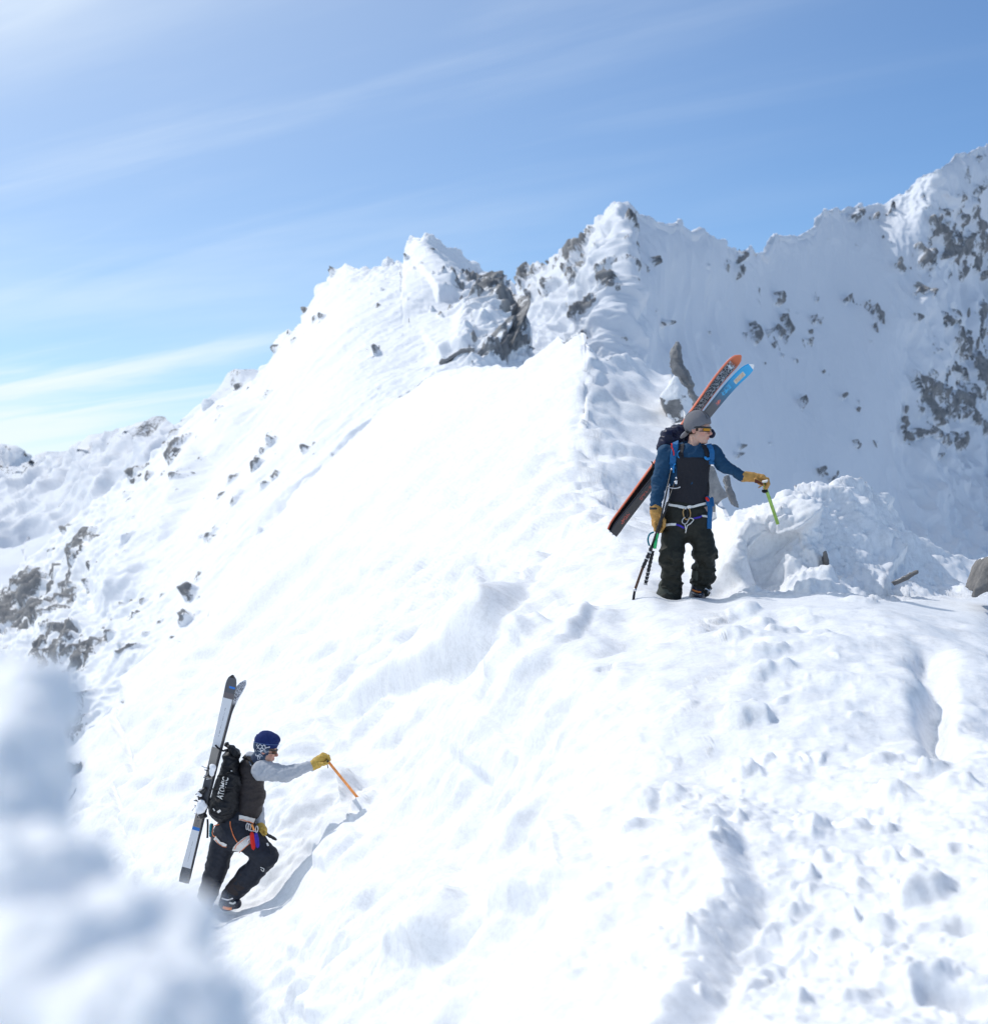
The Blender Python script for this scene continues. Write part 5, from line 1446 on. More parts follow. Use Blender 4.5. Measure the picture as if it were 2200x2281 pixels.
# ---- his harness and the things hanging on it
hr2 = tag(empty('climbing_harness', a2(520, 1250)), 'white harness with orange trim, red and purple slings at the climber\'s hip', 'harness')
HB = Shape(.02); HB.p = [(T2, .02, False), (Ve, .02, False)]; HB.lo, HB.hi = T2.lo, T2.hi
on2('waist_belt', [(524, 1176), (560, 1180), (600, 1188), (634, 1196)], .046, M_white, hr2, HB, lift=.010)
on2('belt_trim', [(528, 1192), (566, 1202), (610, 1216), (628, 1220)], .007, M_tantrim, hr2, HB, lift=.014, rnd=True)
lg = on2('leg_loop', [(505, 1418), (550, 1376), (600, 1345), (624, 1340)], .074, M_white, hr2, HB, lift=.012)
on2('loop_trim', [(494, 1404), (530, 1362), (580, 1322)], .007, M_tantrim, hr2, HB, lift=.020, rnd=True)
on2('loop_trim', [(532, 1436), (560, 1408), (610, 1366)], .007, M_tantrim, hr2, HB, lift=.020, rnd=True)
on2('leg_loop', [(346, 1330), (380, 1362), (432, 1382)], .034, M_white, hr2, HB, lift=.010)
on2('loop_trim', [(352, 1346), (384, 1376), (434, 1390)], .006, M_tantrim, hr2, HB, lift=.016, rnd=True)
on2('riser', [(460, 1200), (466, 1250), (490, 1320), (526, 1372)], .008, M_tantrim, hr2, HB, lift=.008, rnd=True)
on2('gear_loop', [(380, 1226), (344, 1238), (326, 1270), (334, 1310), (352, 1322)], .008, M_tantrim, hr2, HB, lift=.010, rnd=True)
def sling(name, x0, y0, x1, y1, mat, dy=-.20):
    pts = []
    for t in np.linspace(0, 2 * math.pi, 14, endpoint=False):
        u = .5 - .5 * math.cos(t); pts.append(a2(x0 + (x1 - x0) * u + 8 * math.sin(t), y0 + (y1 - y0) * u, dy + .008 * math.sin(t)))
    return tube(name, pts, .013, mat, hr2, 8, closed=True)
sling('red_sling', 622, 1290, 636, 1412, M_red); sling('purple_sling', 652, 1292, 668, 1398, M_purple, -.18)
tube('orange_sling', [a2(622, 1225, -.20), a2(640, 1270, -.20)], .009, M_axeorange, hr2)
for x, y in ((588, 1240), (604, 1246), (660, 1262)):
    tube('carabiner', spline([a2(x, y - 26, -.19), a2(x - 9, y - 4, -.195), a2(x - 4, y + 26, -.19), a2(x + 9, y + 10, -.19), a2(x + 8, y - 18, -.19), a2(x, y - 26, -.19)], 3), .0042, M_metal, hr2, 6)
tube('rack_bar', [a2(608, 1272, -.19), a2(664, 1280, -.18)], .006, M_metal, hr2)
tube('tool_clip', spline([a2(612, 1330, -.20), a2(594, 1346, -.20), a2(590, 1362, -.20)], 3), .008, M_metal, hr2)
solid('rope_bundle', Shape(.006).chain([a2(314, 1228, .08), a2(312, 1310, .08)], [.016, .018]).also(folds((.3, 0, 1), .016, .006, 91)), .005, M_teal, hr2)
solid('red_pouch', Shape(.006).chain([a2(316, 1330, .06), a2(334, 1320, .06)], [.013, .013]), .005, M_red, hr2)
# ---- his ice axe, and the tool in the lower hand
ax2 = tag(empty('ice_axe', a2(1372, 950, -.02)), "ice axe with bright orange shaft driven into the slope by the climber's raised hand", 'ice axe')
tube('shaft', [a2(1196, 730, -.10), a2(1440, 1030, .17)], [.0125, .0135], M_axeorange, ax2, 10)
tube('axe_head', spline([a2(1188, 740, .06), a2(1198, 732, -.02), a2(1208, 730, -.10), a2(1204, 744, -.19)], 3), [.004, .007, .010, .012, .013, .013, .012, .011, .010, .009], M_black, ax2)
tube('leash', spline([a2(1196, 756, -.14), a2(1206, 786, -.13), a2(1202, 794, -.13)], 3), .004, M_rubber, ax2)
tl = tag(empty('ice_tool', a2(780, 1320, -.02)), 'short black handle in the lower gloved hand of the climber, pushed into the snow', 'ice tool')
tube('handle', spline([a2(716, 1284, -.05), a2(748, 1308, -.04), a2(775, 1322, -.03), a2(812, 1344, -.01)], 3), [.012, .013, .016, .012, .016, .017, .013, .016, .013, .009], M_black, tl)
# ---------------------------------------------------------------- stones and the out-of-focus snow by the lens
M_stone = rock_mat('stone_grey', 1.4, snowy=.30)
M_stone_n = rock_mat('stone_near', 6.0, snowy=.15, tintv=(.62, .54, .46))
M_stone_f = rock_mat('stone_far', .7, snowy=.35)
def stone(name, poly, d, thick, mat, parent=None, seed=0, k=.35, rough=.12, h=None, lean=0.0):
    """a block whose outline one sees is `poly`; its body runs `thick` metres back into the slope"""
    if not isinstance(d, float): d = at_face(poly, d, 1.2)
    S = Shape(.02)
    pts = np.array([P(x, y, d) for x, y in poly]); c = pts.mean(0); S._bb(pts.min(0), thick * .2); S._bb(pts.max(0), thick * .2); S._bb(c + [0, thick, 0], .1)
    size = np.ptp(pts[:, [0, 2]], axis=0).min()
    A = pts[:, [0, 2]]; area = 0.5 * np.sum(A[:, 0] * np.roll(A[:, 1], -1) - np.roll(A[:, 0], -1) * A[:, 1]); A = A if area > 0 else A[::-1]
    def f(X):
        y = X[:, 1] - d
        s = 1.0
        x = X[:, 0]; z = X[:, 2]
        inside = np.ones(len(X), bool); dist = np.full(len(X), 1e9)
        sgn = np.zeros(len(X), int)
        for i in range(len(A)):
            a, b = A[i], A[(i + 1) % len(A)]; e = b - a; L2 = e @ e
            t = np.clip(((x - a[0]) * e[0] + (z - a[1]) * e[1]) / L2, 0, 1)
            dist = np.minimum(dist, np.hypot(x - a[0] - t * e[0], z - a[1] - t * e[1]))
            cond = ((a[1] <= z) != (b[1] <= z)) & (x < (b[0] - a[0]) * (z - a[1]) / (b[1] - a[1] + 1e-12) + a[0]); sgn += cond
        sd = np.where(sgn % 2 == 1, -dist, dist)
        front = -(y + size * k * np.clip(-sd / (size * .5), 0, 1))      # the face bulges towards us
        v = np.maximum(sd + .10 * np.maximum(y, 0), np.maximum(front * .7, y - thick))
        q = X / size
        return v - size * rough * (0.5 * noise(q * 2.3, seed) + (0.5 - np.abs(noise(q * 4.5, seed + 2))) * .5 + .25 * noise(q * 11, seed + 4))
    S.p.append((f, None, False)); S.lo -= size * .5; S.hi += size * .5
    return solid(name, S, h or max(size / 16, .008), mat, parent)
def at_face(poly, disp, off):
    c = np.mean(poly, 0); return 1.0 / float(disp(np.array([c[0]]), np.array([c[1]]))[0]) - off
def thing_stone(poly, d, thick, mat, label, seed, name='rock', **kw):
    o = stone(name, poly, d, thick, mat, None, seed, **kw); return tag(o, label, 'rock')
def q5(x, y): return (1440 + x / 4.455, 750 + y / 4.455)
thing_stone([q5(*p) for p in ((262, 95), (300, 52), (335, 105), (356, 215), (380, 310), (430, 395), (462, 480), (470, 540), (524, 700), (524, 735), (500, 720), (470, 640), (440, 590), (420, 500), (360, 430), (320, 370), (268, 345), (242, 250), (240, 150))],
            30.0, .5, M_stone, 'tall curved grey rock blade standing up from the crest behind the skis', 11, rough=.17, k=.7, h=.03)
thing_stone([q5(*p) for p in ((290, 355), (360, 430), (420, 500), (450, 600), (490, 700), (540, 760), (560, 900), (420, 1010), (200, 930), (190, 760), (130, 590), (200, 500))],
            31.0, 2.2, rock_mat('stone_frosted', 2.2, snowy=.62, thr=.20), 'frosted triangular rock face under the tall rock blade, behind the cap', 12, rough=.05, k=.25)
thing_stone([(1568, 1030), (1590, 1040), (1604, 1078), (1622, 1106), (1608, 1112), (1598, 1124), (1596, 1140), (1560, 1140), (1560, 1080)], 17.0, 1.2, rock_mat('stone_pale', 3.0, snowy=.05), 'flat pale grey slab showing below the outstretched blue arm', 13, rough=.03, k=.15)
thing_stone([(1612, 1062), (1622, 1058), (1632, 1090), (1644, 1130), (1634, 1128), (1620, 1100)], 18.5, .6, M_stone_f, 'dark narrow rock edge behind the pale slab beside the man in blue', 14)
thing_stone([(2166, 1332), (2172, 1308), (2182, 1290), (2192, 1262), (2206, 1240), (2240, 1230), (2260, 1330), (2212, 1322), (2196, 1316), (2186, 1322)], 12.9, .5, M_stone_n, 'brown lichened boulder cut off by the right border of the picture', 15, rough=.06, k=.5)
thing_stone([(1834, 1228), (1840, 1226), (1846, 1250), (1848, 1300), (1842, 1312), (1834, 1300), (1836, 1260)], 13.55, .25, M_stone_n, 'narrow upright rock edge between two rime cushions on the snow hump', 16, rough=.12, h=.012)
thing_stone([(1842, 1302), (1856, 1296), (1870, 1302), (1866, 1316), (1850, 1322), (1842, 1316)], 13.35, .2, M_stone_n, 'small ochre stone at the foot of the rime cushion', 17, h=.010)
thing_stone([(1988, 1296), (2020, 1282), (2042, 1270), (2044, 1276), (2020, 1292), (1992, 1304)], 13.55, .3, M_stone_n, 'low slanting rock strip in the right flank of the snow hump', 18, h=.012)
thing_stone([(1944, 1178), (1950, 1176), (1966, 1180), (1964, 1186), (1948, 1186)], 14.6, .3, M_stone, 'small dark rock peeping out high on the snow hump', 19, h=.012)
def q4(x, y): return (550 + x / 2.7, 480 + y / 2.7)
thing_stone([q4(*p) for p in ((1155, 880), (1170, 860), (1230, 835), (1290, 800), (1340, 790), (1368, 795), (1362, 815), (1320, 828), (1280, 832), (1230, 865), (1180, 898), (1160, 895))], C_disp, 3.0, M_stone_f, 'long dark overhanging slab below the right cliffs of the main summit', 20, rough=.10)
thing_stone([q4(*p) for p in ((1285, 430), (1300, 418), (1330, 420), (1335, 300), (1350, 400), (1375, 440), (1390, 495), (1350, 490), (1300, 485), (1282, 470))], C_disp, 3.0, M_stone_f, 'brown-grey tower face left of the dark cleft under the main summit', 21, rough=.10)
def q6(x, y): return (x / 2.063, 850 + y / 2.063)
thing_stone([q6(*p) for p in ((596, 448), (640, 425), (700, 405), (716, 410), (716, 428), (660, 448), (620, 470), (600, 468))], C_disp, 3.0, M_stone_f, 'flat slab jutting out from the lower left ridge line', 22, rough=.08)
thing_stone([q6(*p) for p in ((284, 1834), (288, 1776), (315, 1742), (350, 1748), (366, 1760), (340, 1790), (300, 1830))], S_disp, 2.0, M_stone_f, 'pale boulder with a snow cap low on the slope at left', 23, rough=.07)
rime = snow_mat('rime_block', 2.2, bump=.3)
tag(stone('rime_pillar', [q6(*p) for p in ((925, 100), (940, 80), (975, 82), (1005, 112), (1024, 140), (1018, 160), (985, 158), (962, 145), (930, 140))], C_disp, 3.0, rime, None, 31, rough=.10), 'leaning rime-crusted block on the left ridge under the summit', 'rime block')
tag(stone('rime_pillar', [(846, 606), (849, 590), (852, 580), (863, 571), (874, 578), (880, 590), (880, 606)], C_disp, 3.0, rime, None, 32, rough=.12), 'round snow-plastered knob on the skyline left of the summit', 'rime block')

# single stones in the snow faces: parts of the face they stick in
_rs = np.random.default_rng(77)
PROTO = {}
def chip(kind):
    if kind in PROTO: return PROTO[kind]
    r = np.random.default_rng(100 + kind)
    bm = bmesh.new(); bmesh.ops.create_icosphere(bm, subdivisions=2, radius=1.0)
    cuts = [Vector([float(q) for q in r.normal(size=3)]).normalized() for _ in range(7)]; off = [float(.45 + .4 * r.random()) for _ in range(7)]
    sh = .25 * float(r.normal())
    for v in bm.verts:                          # knock flat faces off the lump
        for c_, o_ in zip(cuts, off):
            e_ = v.co.dot(c_) - o_
            if e_ > 0: v.co -= c_ * e_
        v.co *= float(1 + .10 * r.normal()); v.co.x += sh * v.co.z
    me = bpy.data.meshes.new('rock'); bm.to_mesh(me); bm.free(); me.materials.append(M_stone_f); PROTO[kind] = me; return me
def chips(parent, disp, items, push=.15, size=1.0):
    for x, y, w, hgt, ang in items:
        d = 1.0 / float(disp(np.array([x], float), np.array([y], float))[0]); k = d / FPX * size
        o = bpy.data.objects.new('rock', chip(int(_rs.integers(0, 9)))); COL.objects.link(o); o.parent = parent
        p = P(x, y, d - push * d / 100.0)
        o.location = [float(v) for v in (p - np.array(parent.location))]
        w, hgt = (w * 1.05, hgt * 1.15) if hgt > w else (w * 1.1, hgt)
        o.scale = (w * k * .5, min(w, hgt) * k * .34 + .02, hgt * k * .55); o.rotation_euler = (float(_rs.normal() * .15), math.radians(ang + 8 * float(_rs.normal())), float(_rs.normal() * .25))
C4 = [(473, 645, 18, 18, 0), (335, 670, 11, 18, -10), (245, 700, 12, 26, 10), (205, 798, 16, 14, 30), (353, 600, 10, 22, 20), (382, 570, 8, 14, 30), (405, 596, 5, 12, 0), (482, 548, 6, 16, 25), (470, 480, 7, 6, 0),
      (938, 383, 9, 11, 0), (1057, 352, 6, 20, 0), (1066, 262, 16, 7, 10), (975, 632, 5, 28, 0), (795, 800, 9, 36, 8), (762, 858, 13, 20, -10), (493, 918, 6, 24, 0), (544, 1042, 5, 5, 0), (1305, 352, 18, 14, 0),
      (1290, 396, 6, 6, 0), (1385, 374, 38, 16, 25), (1470, 430, 30, 18, 0), (1505, 470, 60, 20, -8), (1500, 580, 16, 34, 0), (1525, 560, 14, 30, 10), (1540, 610, 12, 36, 0), (1550, 680, 26, 26, 20), (1470, 730, 20, 22, 0),
      (1530, 740, 24, 26, 0), (1490, 850, 40, 22, -20), (1560, 830, 44, 60, -30), (1590, 800, 30, 50, -20), (315, 1482, 26, 10, 20), (425, 1455, 8, 26, -10), (438, 1496, 26, 14, 0), (308, 1552, 5, 20, 0),
      (320, 1262, 7, 26, 25), (302, 1302, 6, 20, 25), (340, 1240, 8, 6, 0), (92, 1640, 6, 18, 25), (10, 1050, 12, 26, 20), (1070, 966, 10, 5, 0), (170, 765, 6, 8, 0)]
C6 = [(1082, 90, 26, 30, 20), (1105, 182, 24, 44, 15), (1138, 40, 16, 36, 20), (980, 158, 14, 12, 30), (868, 290, 12, 18, 20), (832, 302, 14, 18, 0), (818, 320, 10, 20, -20), (884, 355, 16, 44, 0), (905, 380, 12, 30, -20), (884, 436, 22, 30, -20),
      (920, 404, 10, 24, -10), (966, 290, 8, 14, 0), (960, 312, 8, 14, 0), (1022, 318, 9, 26, -20), (803, 376, 12, 9, 0), (735, 410, 16, 20, 0), (640, 536, 14, 9, 20), (655, 480, 16, 18, 0), (605, 505, 9, 8, 0), (625, 480, 14, 12, 0), (765, 322, 8, 10, 0),
      (932, 222, 8, 6, 0), (1070, 240, 10, 16, 0), (265, 745, 10, 12, 0), (385, 845, 22, 54, 15), (408, 790, 26, 40, 30), (432, 735, 20, 44, 25), (466, 735, 10, 30, 15), (490, 788, 10, 16, 0), (522, 760, 9, 6, 0), (420, 905, 10, 34, 20), (400, 935, 9, 24, 15),
      (428, 965, 12, 12, 0), (340, 1000, 26, 60, 20), (320, 1030, 16, 34, 20), (282, 1068, 18, 22, 20), (225, 912, 12, 30, 0), (180, 925, 16, 22, 0), (90, 1010, 30, 26, 30), (60, 1020, 24, 30, 30), (150, 1000, 20, 30, 0), (160, 1040, 34, 26, -20), (235, 970, 34, 22, -15),
      (20, 1100, 36, 40, 20), (50, 1090, 20, 30, 0), (10, 1140, 26, 40, 0), (60, 1130, 14, 30, 20), (120, 1160, 30, 18, 0), (150, 1140, 16, 20, 0), (40, 1210, 30, 12, 20), (90, 1030, 20, 16, 0), (205, 1150, 22, 70, 40), (245, 1100, 26, 22, 40), (170, 1190, 16, 40, 40), (128, 1225, 12, 40, 35),
      (240, 1225, 9, 44, 30), (292, 1220, 8, 40, 15), (262, 1190, 6, 20, 10), (288, 1315, 22, 64, 42), (262, 1345, 16, 40, 20), (382, 1275, 26, 54, 25), (335, 1350, 22, 46, 25), (375, 1370, 40, 40, 10), (348, 1385, 26, 26, 0), (420, 1325, 20, 60, 30), (455, 1290, 16, 70, 42), (440, 1280, 12, 40, 30),
      (480, 1320, 12, 46, 5), (450, 1370, 26, 36, 25), (420, 1405, 9, 36, 20), (462, 1240, 10, 20, 35), (522, 1275, 12, 12, 20), (680, 1132, 11, 52, 15), (835, 1132, 13, 26, 0), (890, 1105, 12, 30, 25), (915, 1025, 9, 24, 25), (930, 1000, 12, 12, 0), (965, 990, 5, 16, 15), (912, 965, 7, 18, 0), (930, 925, 10, 28, 0),
      (1018, 920, 24, 16, 0), (895, 845, 6, 36, 0), (948, 802, 7, 7, 0), (980, 760, 8, 26, 20), (1012, 705, 14, 18, 20), (1075, 715, 12, 22, 10), (1095, 690, 18, 10, -20), (1130, 680, 16, 8, 0), (1155, 715, 8, 26, 15), (1178, 635, 10, 36, 20), (1200, 625, 8, 32, 15), (1230, 600, 9, 20, 10), (1108, 615, 4, 40, -5),
      (1205, 490, 6, 12, 0), (368, 1555, 8, 40, 20), (290, 1685, 16, 24, 25), (372, 1540, 9, 20, 15), (648, 935, 5, 9, 0), (1160, 670, 7, 12, 0), (1160, 760, 4, 9, 0), (695, 1265, 5, 14, 15), (715, 1225, 4, 9, 0)]
chips(main_face, C_disp, [(*q4(x, y), w / 2.7, h_ / 2.7, a) for x, y, w, h_, a in C4] + [(*q6(x, y), w / 2.063, h_ / 2.063, a) for x, y, w, h_, a in C6], push=.16)
SC6 = [(437, 1630, 14, 50, 30), (330, 1905, 10, 40, 25), (345, 1880, 7, 24, 25), (168, 1870, 8, 24, 30)]
chips(snow_slope, S_disp, [(*q6(x, y), w / 2.063, h_ / 2.063, a) for x, y, w, h_, a in SC6], push=.1)
def q7(x, y): return (1120 + x / 3.259, 430 + y / 3.259)
D7 = [(940, 90, 20, 40, -20), (950, 170, 50, 34, -20), (985, 180, 40, 20, 20), (890, 375, 36, 60, 20), (975, 370, 30, 90, -10), (925, 390, 30, 60, 0), (965, 305, 50, 16, -20), (900, 575, 50, 24, 15), (960, 600, 44, 34, 20), (920, 690, 60, 40, 0), (850, 710, 34, 40, 20), (975, 690, 30, 40, 0),
      (785, 830, 34, 80, 10), (835, 860, 36, 70, -5), (808, 875, 26, 40, 0), (860, 890, 14, 60, -10), (865, 965, 50, 70, 0), (795, 965, 50, 24, 0), (820, 1110, 70, 44, 10), (770, 1105, 50, 20, 0), (605, 930, 20, 90, 15), (710, 960, 18, 120, 8), (655, 940, 12, 80, 10), (630, 980, 10, 60, 10), (680, 740, 40, 26, -40), (640, 770, 30, 16, -40),
      (570, 800, 16, 34, 20), (625, 800, 16, 16, 0), (550, 855, 14, 24, 0), (410, 895, 30, 10, -40), (465, 570, 30, 34, -20), (500, 610, 12, 60, -35), (445, 488, 40, 20, 0), (525, 530, 14, 50, 0), (605, 480, 12, 24, 0), (595, 385, 18, 34, 15), (325, 500, 40, 50, -30), (285, 560, 20, 30, -20), (310, 670, 26, 66, -25), (262, 715, 26, 66, -25),
      (178, 680, 16, 60, 0), (150, 670, 10, 40, 10), (218, 628, 14, 22, 0), (245, 580, 16, 16, 0), (390, 615, 10, 40, 0), (755, 260, 14, 70, 10), (785, 375, 8, 24, 0), (700, 395, 8, 20, 0), (808, 500, 12, 30, 10), (775, 530, 8, 14, 0), (705, 545, 8, 18, 0), (740, 470, 10, 12, 0), (660, 680, 14, 14, 0), (1170, 448, 26, 30, 0), (1058, 515, 26, 60, 20),
      (1090, 500, 34, 34, 0), (1025, 345, 26, 12, 35), (1048, 148, 26, 20, 0), (1143, 232, 12, 30, 0), (1172, 296, 14, 12, 0), (1258, 298, 20, 20, 0), (1100, 320, 8, 10, 0), (1320, 364, 16, 26, -35), (1335, 410, 30, 34, 0), (1390, 258, 28, 34, -20), (1430, 310, 10, 26, 10), (1475, 345, 16, 40, 20), (1540, 378, 30, 20, -20), (1610, 362, 10, 26, 0), (1608, 405, 8, 10, 0),
      (1452, 466, 10, 20, 0), (1225, 518, 20, 12, 0), (1270, 530, 18, 30, -15), (1325, 482, 8, 8, 0), (1490, 565, 18, 50, -15), (1500, 530, 8, 20, 0), (1605, 538, 18, 12, 0), (1640, 535, 30, 10, 10), (1690, 545, 24, 18, 0), (1720, 535, 18, 34, 0), (1738, 580, 18, 40, 0), (1710, 608, 12, 22, 0), (1770, 490, 34, 18, 0), (1722, 430, 24, 60, -25), (1805, 585, 12, 12, 0), (1855, 590, 10, 30, 10),
      (1220, 640, 12, 70, 0), (1235, 700, 8, 70, -15), (1245, 742, 26, 10, 0), (1368, 690, 10, 24, -20), (1480, 685, 8, 12, 0), (1050, 735, 34, 14, 0), (1030, 862, 44, 40, 20), (1070, 850, 40, 30, 0), (1165, 910, 30, 34, 0), (1172, 948, 60, 30, 0), (1165, 995, 24, 20, 0), (1215, 1025, 36, 16, -30), (1135, 1085, 34, 44, 0), (1180, 1112, 8, 16, 0), (895, 1065, 36, 40, 20), (935, 1105, 30, 60, 10),
      (960, 1105, 14, 30, 0), (1048, 1225, 9, 16, 0), (1188, 1260, 7, 14, 0), (1620, 845, 9, 50, 30), (1535, 1030, 30, 30, 0), (1560, 1045, 26, 26, 0), (1520, 760, 8, 14, 0), (1685, 1000, 10, 34, 20), (1590, 1080, 8, 20, 20), (1635, 940, 6, 14, 0)]
def q3(x, y): return (1700 + x / 2.45, 300 + y / 2.45)
D3 = [(1175, 130, 50, 20, 30), (1215, 110, 30, 12, 30), (860, 400, 40, 20, 10), (890, 435, 26, 20, 0), (935, 490, 60, 110, 10), (905, 530, 26, 40, 20), (805, 475, 30, 36, 0), (520, 430, 34, 40, 0), (480, 462, 30, 26, 20), (692, 470, 20, 50, 0), (665, 450, 20, 50, 10), (635, 440, 14, 40, 20), (712, 420, 14, 40, 0), (370, 590, 16, 36, -20), (495, 590, 14, 40, 20),
      (725, 660, 9, 70, 0), (745, 690, 34, 34, 0), (765, 760, 26, 60, 10), (800, 760, 40, 90, 20), (830, 720, 30, 60, 10), (870, 690, 40, 90, 10), (890, 650, 26, 60, 0), (860, 590, 26, 40, 0), (840, 880, 40, 90, 0), (830, 920, 70, 34, 0), (930, 700, 26, 30, 0), (1000, 640, 50, 50, 0), (1020, 590, 40, 70, 10), (1060, 680, 40, 70, 10), (1100, 700, 50, 50, 0), (1150, 650, 40, 40, 0),
      (1210, 750, 40, 40, -20), (1160, 620, 30, 20, 0), (1185, 690, 30, 20, 0), (1000, 1050, 60, 80, 10), (1020, 1090, 60, 70, 20), (1085, 1150, 60, 90, 0), (1060, 1200, 60, 50, 0), (1110, 1210, 26, 40, 0), (1135, 1140, 12, 60, 0), (1120, 970, 26, 60, 0), (1170, 1140, 26, 80, 0), (1205, 1080, 30, 80, 10), (960, 1050, 26, 50, 0), (1010, 1000, 40, 40, -20), (1050, 1035, 60, 10, -30),
      (985, 1110, 26, 50, 0), (1190, 1230, 50, 40, 0), (1160, 1240, 20, 60, 20), (1000, 1300, 60, 50, 0), (955, 1280, 30, 34, 0), (1030, 1280, 40, 60, 10), (1065, 1345, 20, 40, 10), (815, 1310, 30, 60, 0), (845, 1240, 30, 30, 0), (865, 1200, 36, 26, 0), (800, 1340, 10, 40, 0), (772, 1320, 7, 50, 0), (870, 1360, 40, 60, 10), (845, 1440, 40, 80, 10), (900, 1300, 12, 14, 0), (955, 1400, 26, 36, 0),
      (1000, 1480, 50, 50, 0), (1050, 1460, 30, 50, 0), (1100, 1490, 50, 40, 10), (1130, 1410, 34, 24, 0), (780, 1500, 34, 80, 10), (760, 1580, 60, 110, 10), (800, 1640, 80, 80, 0), (830, 1580, 50, 80, 0), (880, 1560, 70, 100, 0), (925, 1560, 40, 120, 10), (790, 1690, 50, 16, -10), (990, 1700, 26, 34, 0), (1020, 1650, 50, 50, 0), (1060, 1680, 60, 70, 0), (1105, 1680, 26, 40, 0), (1145, 1660, 26, 30, 20),
      (1185, 1640, 40, 30, 0), (1180, 1560, 50, 50, 0), (1215, 1590, 26, 40, 0), (1150, 1540, 26, 40, -20), (1190, 1450, 30, 30, 0), (1185, 1380, 26, 40, 0), (925, 1770, 36, 30, 10), (893, 1760, 6, 50, 0), (520, 1700, 40, 50, 0), (610, 1690, 14, 60, -20), (625, 1740, 12, 50, -15), (512, 1620, 12, 40, 0), (697, 1612, 8, 20, 0), (50, 1672, 14, 24, 0), (310, 1815, 34, 14, -20), (295, 1830, 12, 40, 10), (345, 1850, 34, 26, 0),
      (405, 1850, 20, 40, 0), (385, 1875, 26, 40, 10), (280, 1775, 12, 9, 0), (443, 1425, 18, 16, 20), (410, 1384, 8, 8, 0), (505, 870, 30, 30, 20), (455, 925, 16, 24, 30), (480, 910, 14, 20, 0), (520, 885, 16, 20, 0), (500, 965, 16, 18, 0), (527, 977, 12, 10, 0), (600, 965, 30, 34, 10), (640, 940, 16, 30, 0), (610, 1040, 30, 34, 0), (620, 1060, 20, 50, 0), (600, 1100, 26, 30, 0), (655, 1020, 18, 60, 0), (640, 985, 20, 30, 0),
      (590, 1060, 14, 26, 0), (645, 1080, 18, 30, 0), (290, 905, 30, 20, 0), (318, 935, 9, 40, 0), (285, 955, 14, 18, 0), (290, 1000, 16, 50, 0), (260, 1075, 40, 34, 10), (280, 1080, 14, 40, 0), (205, 895, 24, 20, 0), (190, 845, 9, 16, 0), (180, 930, 7, 26, 0), (95, 890, 34, 36, 10), (130, 930, 14, 40, 0), (105, 1000, 34, 50, 20), (80, 1060, 34, 60, 0), (110, 1080, 40, 70, 10), (55, 1150, 40, 50, 10), (130, 1080, 14, 50, 0),
      (5, 1255, 24, 34, 20), (75, 765, 22, 26, 0), (120, 792, 24, 18, 0), (12, 810, 12, 12, 0), (10, 675, 12, 20, 0), (12, 890, 14, 26, 0), (185, 1220, 16, 18, 0), (172, 1268, 26, 20, 0), (360, 1115, 26, 16, 0), (380, 1160, 12, 20, 0), (330, 1290, 34, 26, 0), (212, 1170, 6, 40, 0), (215, 1440, 14, 40, 0), (232, 1460, 20, 16, 0), (212, 1376, 14, 8, 0), (122, 1345, 7, 18, 0), (265, 700, 8, 24, 10), (320, 685, 24, 16, 0), (355, 640, 12, 24, 0), (438, 595, 18, 60, 0),
      (650, 580, 24, 70, 0), (590, 590, 8, 20, 0), (548, 505, 8, 8, 0), (575, 575, 8, 20, 0), (775, 1030, 22, 50, 0), (790, 990, 14, 40, 0), (845, 1015, 12, 16, 0), (970, 930, 14, 14, 0), (950, 957, 8, 16, 0), (780, 870, 26, 12, 0), (940, 1225, 30, 12, 0), (60, 350, 8, 8, 0), (275, 510, 16, 12, 0), (125, 540, 20, 10, 10), (190, 560, 12, 8, 0), (550, 1310, 16, 14, 0), (450, 1300, 8, 6, 0), (520, 1500, 40, 40, 0), (505, 1400, 18, 20, 0), (545, 1545, 8, 24, 0),
      (190, 1770, 12, 20, 0), (80, 1785, 8, 12, 0), (376, 1630, 6, 10, 0)]
wall_items = [(*q7(x, y), w / 3.259, h_ / 3.259, a) for x, y, w, h_, a in D7] + [(*q3(x, y), w / 2.45, h_ / 2.45, a) for x, y, w, h_, a in D3]
wall_items.sort(key=lambda q: -q[2] * q[3]); big = [q for q in wall_items if max(q[2], q[3]) > 13]
chips(shaded_wall, D_disp, big[:110], push=.0, size=.74)

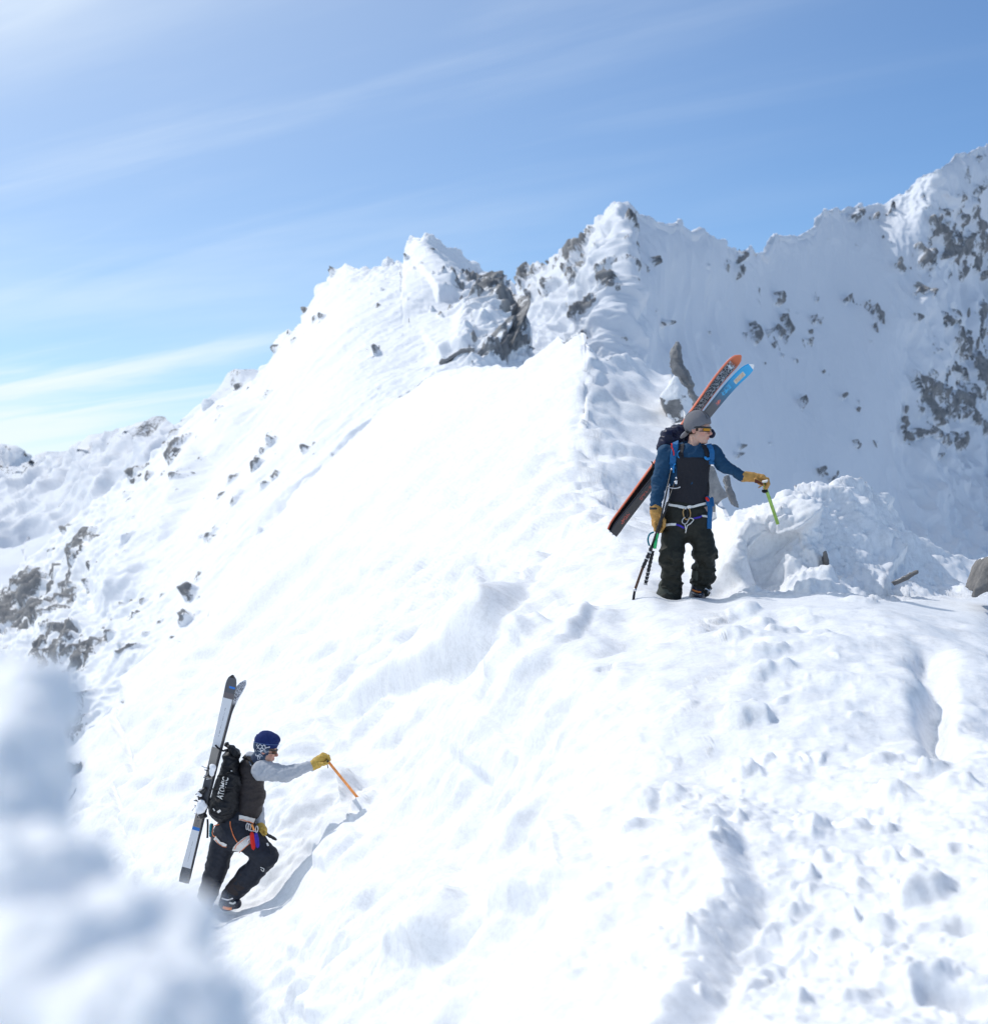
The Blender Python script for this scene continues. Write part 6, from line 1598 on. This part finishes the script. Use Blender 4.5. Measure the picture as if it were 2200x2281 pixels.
# ---- the rime-covered edge right in front of the lens, out of focus
FGT = [(-900, 1500), (-400, 1350), (-100, 1420), (0, 1452), (60, 1475), (105, 1500), (150, 1535), (185, 1590), (185, 1620), (150, 1680), (110, 1740), (82, 1800), (90, 1830), (150, 1870), (210, 1930), (260, 1960),
       (330, 1975), (400, 2005), (460, 2030), (492, 2070), (480, 2110), (452, 2150), (440, 2200), (470, 2260), (540, 2330), (600, 2500), (620, 2700)]
def foreground():
    S = Shape(.012); S.lo = P(-700, 2700, .9) - [.02, .35, 0]; S.hi = P(640, 1400, 1.1) + [0, .40, 0]
    # (x, y of the lump's middle, radius in pixels, distance): the lower a shelf lies, the nearer it is
    bl = [(-60, 1570, 118, 1.12), (60, 1560, 84, 1.12), (115, 1600, 72, 1.10), (-160, 1700, 190, 1.12),
          (20, 1720, 130, 1.0), (-120, 1800, 200, 1.0), (40, 1790, 90, .98), (70, 1850, 70, .97), (-20, 1930, 150, .96),
          (90, 1960, 110, .90), (190, 1990, 64, .90), (150, 2080, 120, .88), (20, 2080, 190, .86),
          (270, 2060, 80, .86), (350, 2080, 72, .84), (420, 2085, 66, .84), (300, 2150, 110, .82), (400, 2170, 70, .82),
          (200, 2230, 150, .78), (340, 2260, 120, .76), (60, 2290, 210, .74), (-180, 2150, 260, .84), (440, 2350, 130, .74), (520, 2480, 130, .74),
          (260, 2480, 280, .70), (-100, 2500, 330, .70), (-420, 1950, 330, 1.0), (-450, 2400, 330, .8)]
    for x, y, r, dd in bl:
        c = P(x - 24, y, dd); rr = r * dd / FPX; S.ell(c + [0, rr * .9, 0], (rr * .95, rr * 1.5 + .02, rr * .92))
    S.also(lambda X, d: d - .009 * noise(X / .058, 7) - .007 * noise(X / .026, 9) - .003 * (np.abs(noise(X / .011, 11)) * 2 - .5))
    return S
M_lens_snow = snow_mat('snow_by_the_lens', 60.0, bump=.2, tint=(.93, .94, .955))
_b = [n for n in M_lens_snow.node_tree.nodes if n.type == 'BSDF_PRINCIPLED'][0]
_b.inputs['Subsurface Weight'].default_value = .35; _b.inputs['Subsurface Radius'].default_value = (.03, .034, .04)
fg = solid('snow_mound', foreground(), .0032, M_lens_snow)
fg['kind'] = 'structure'
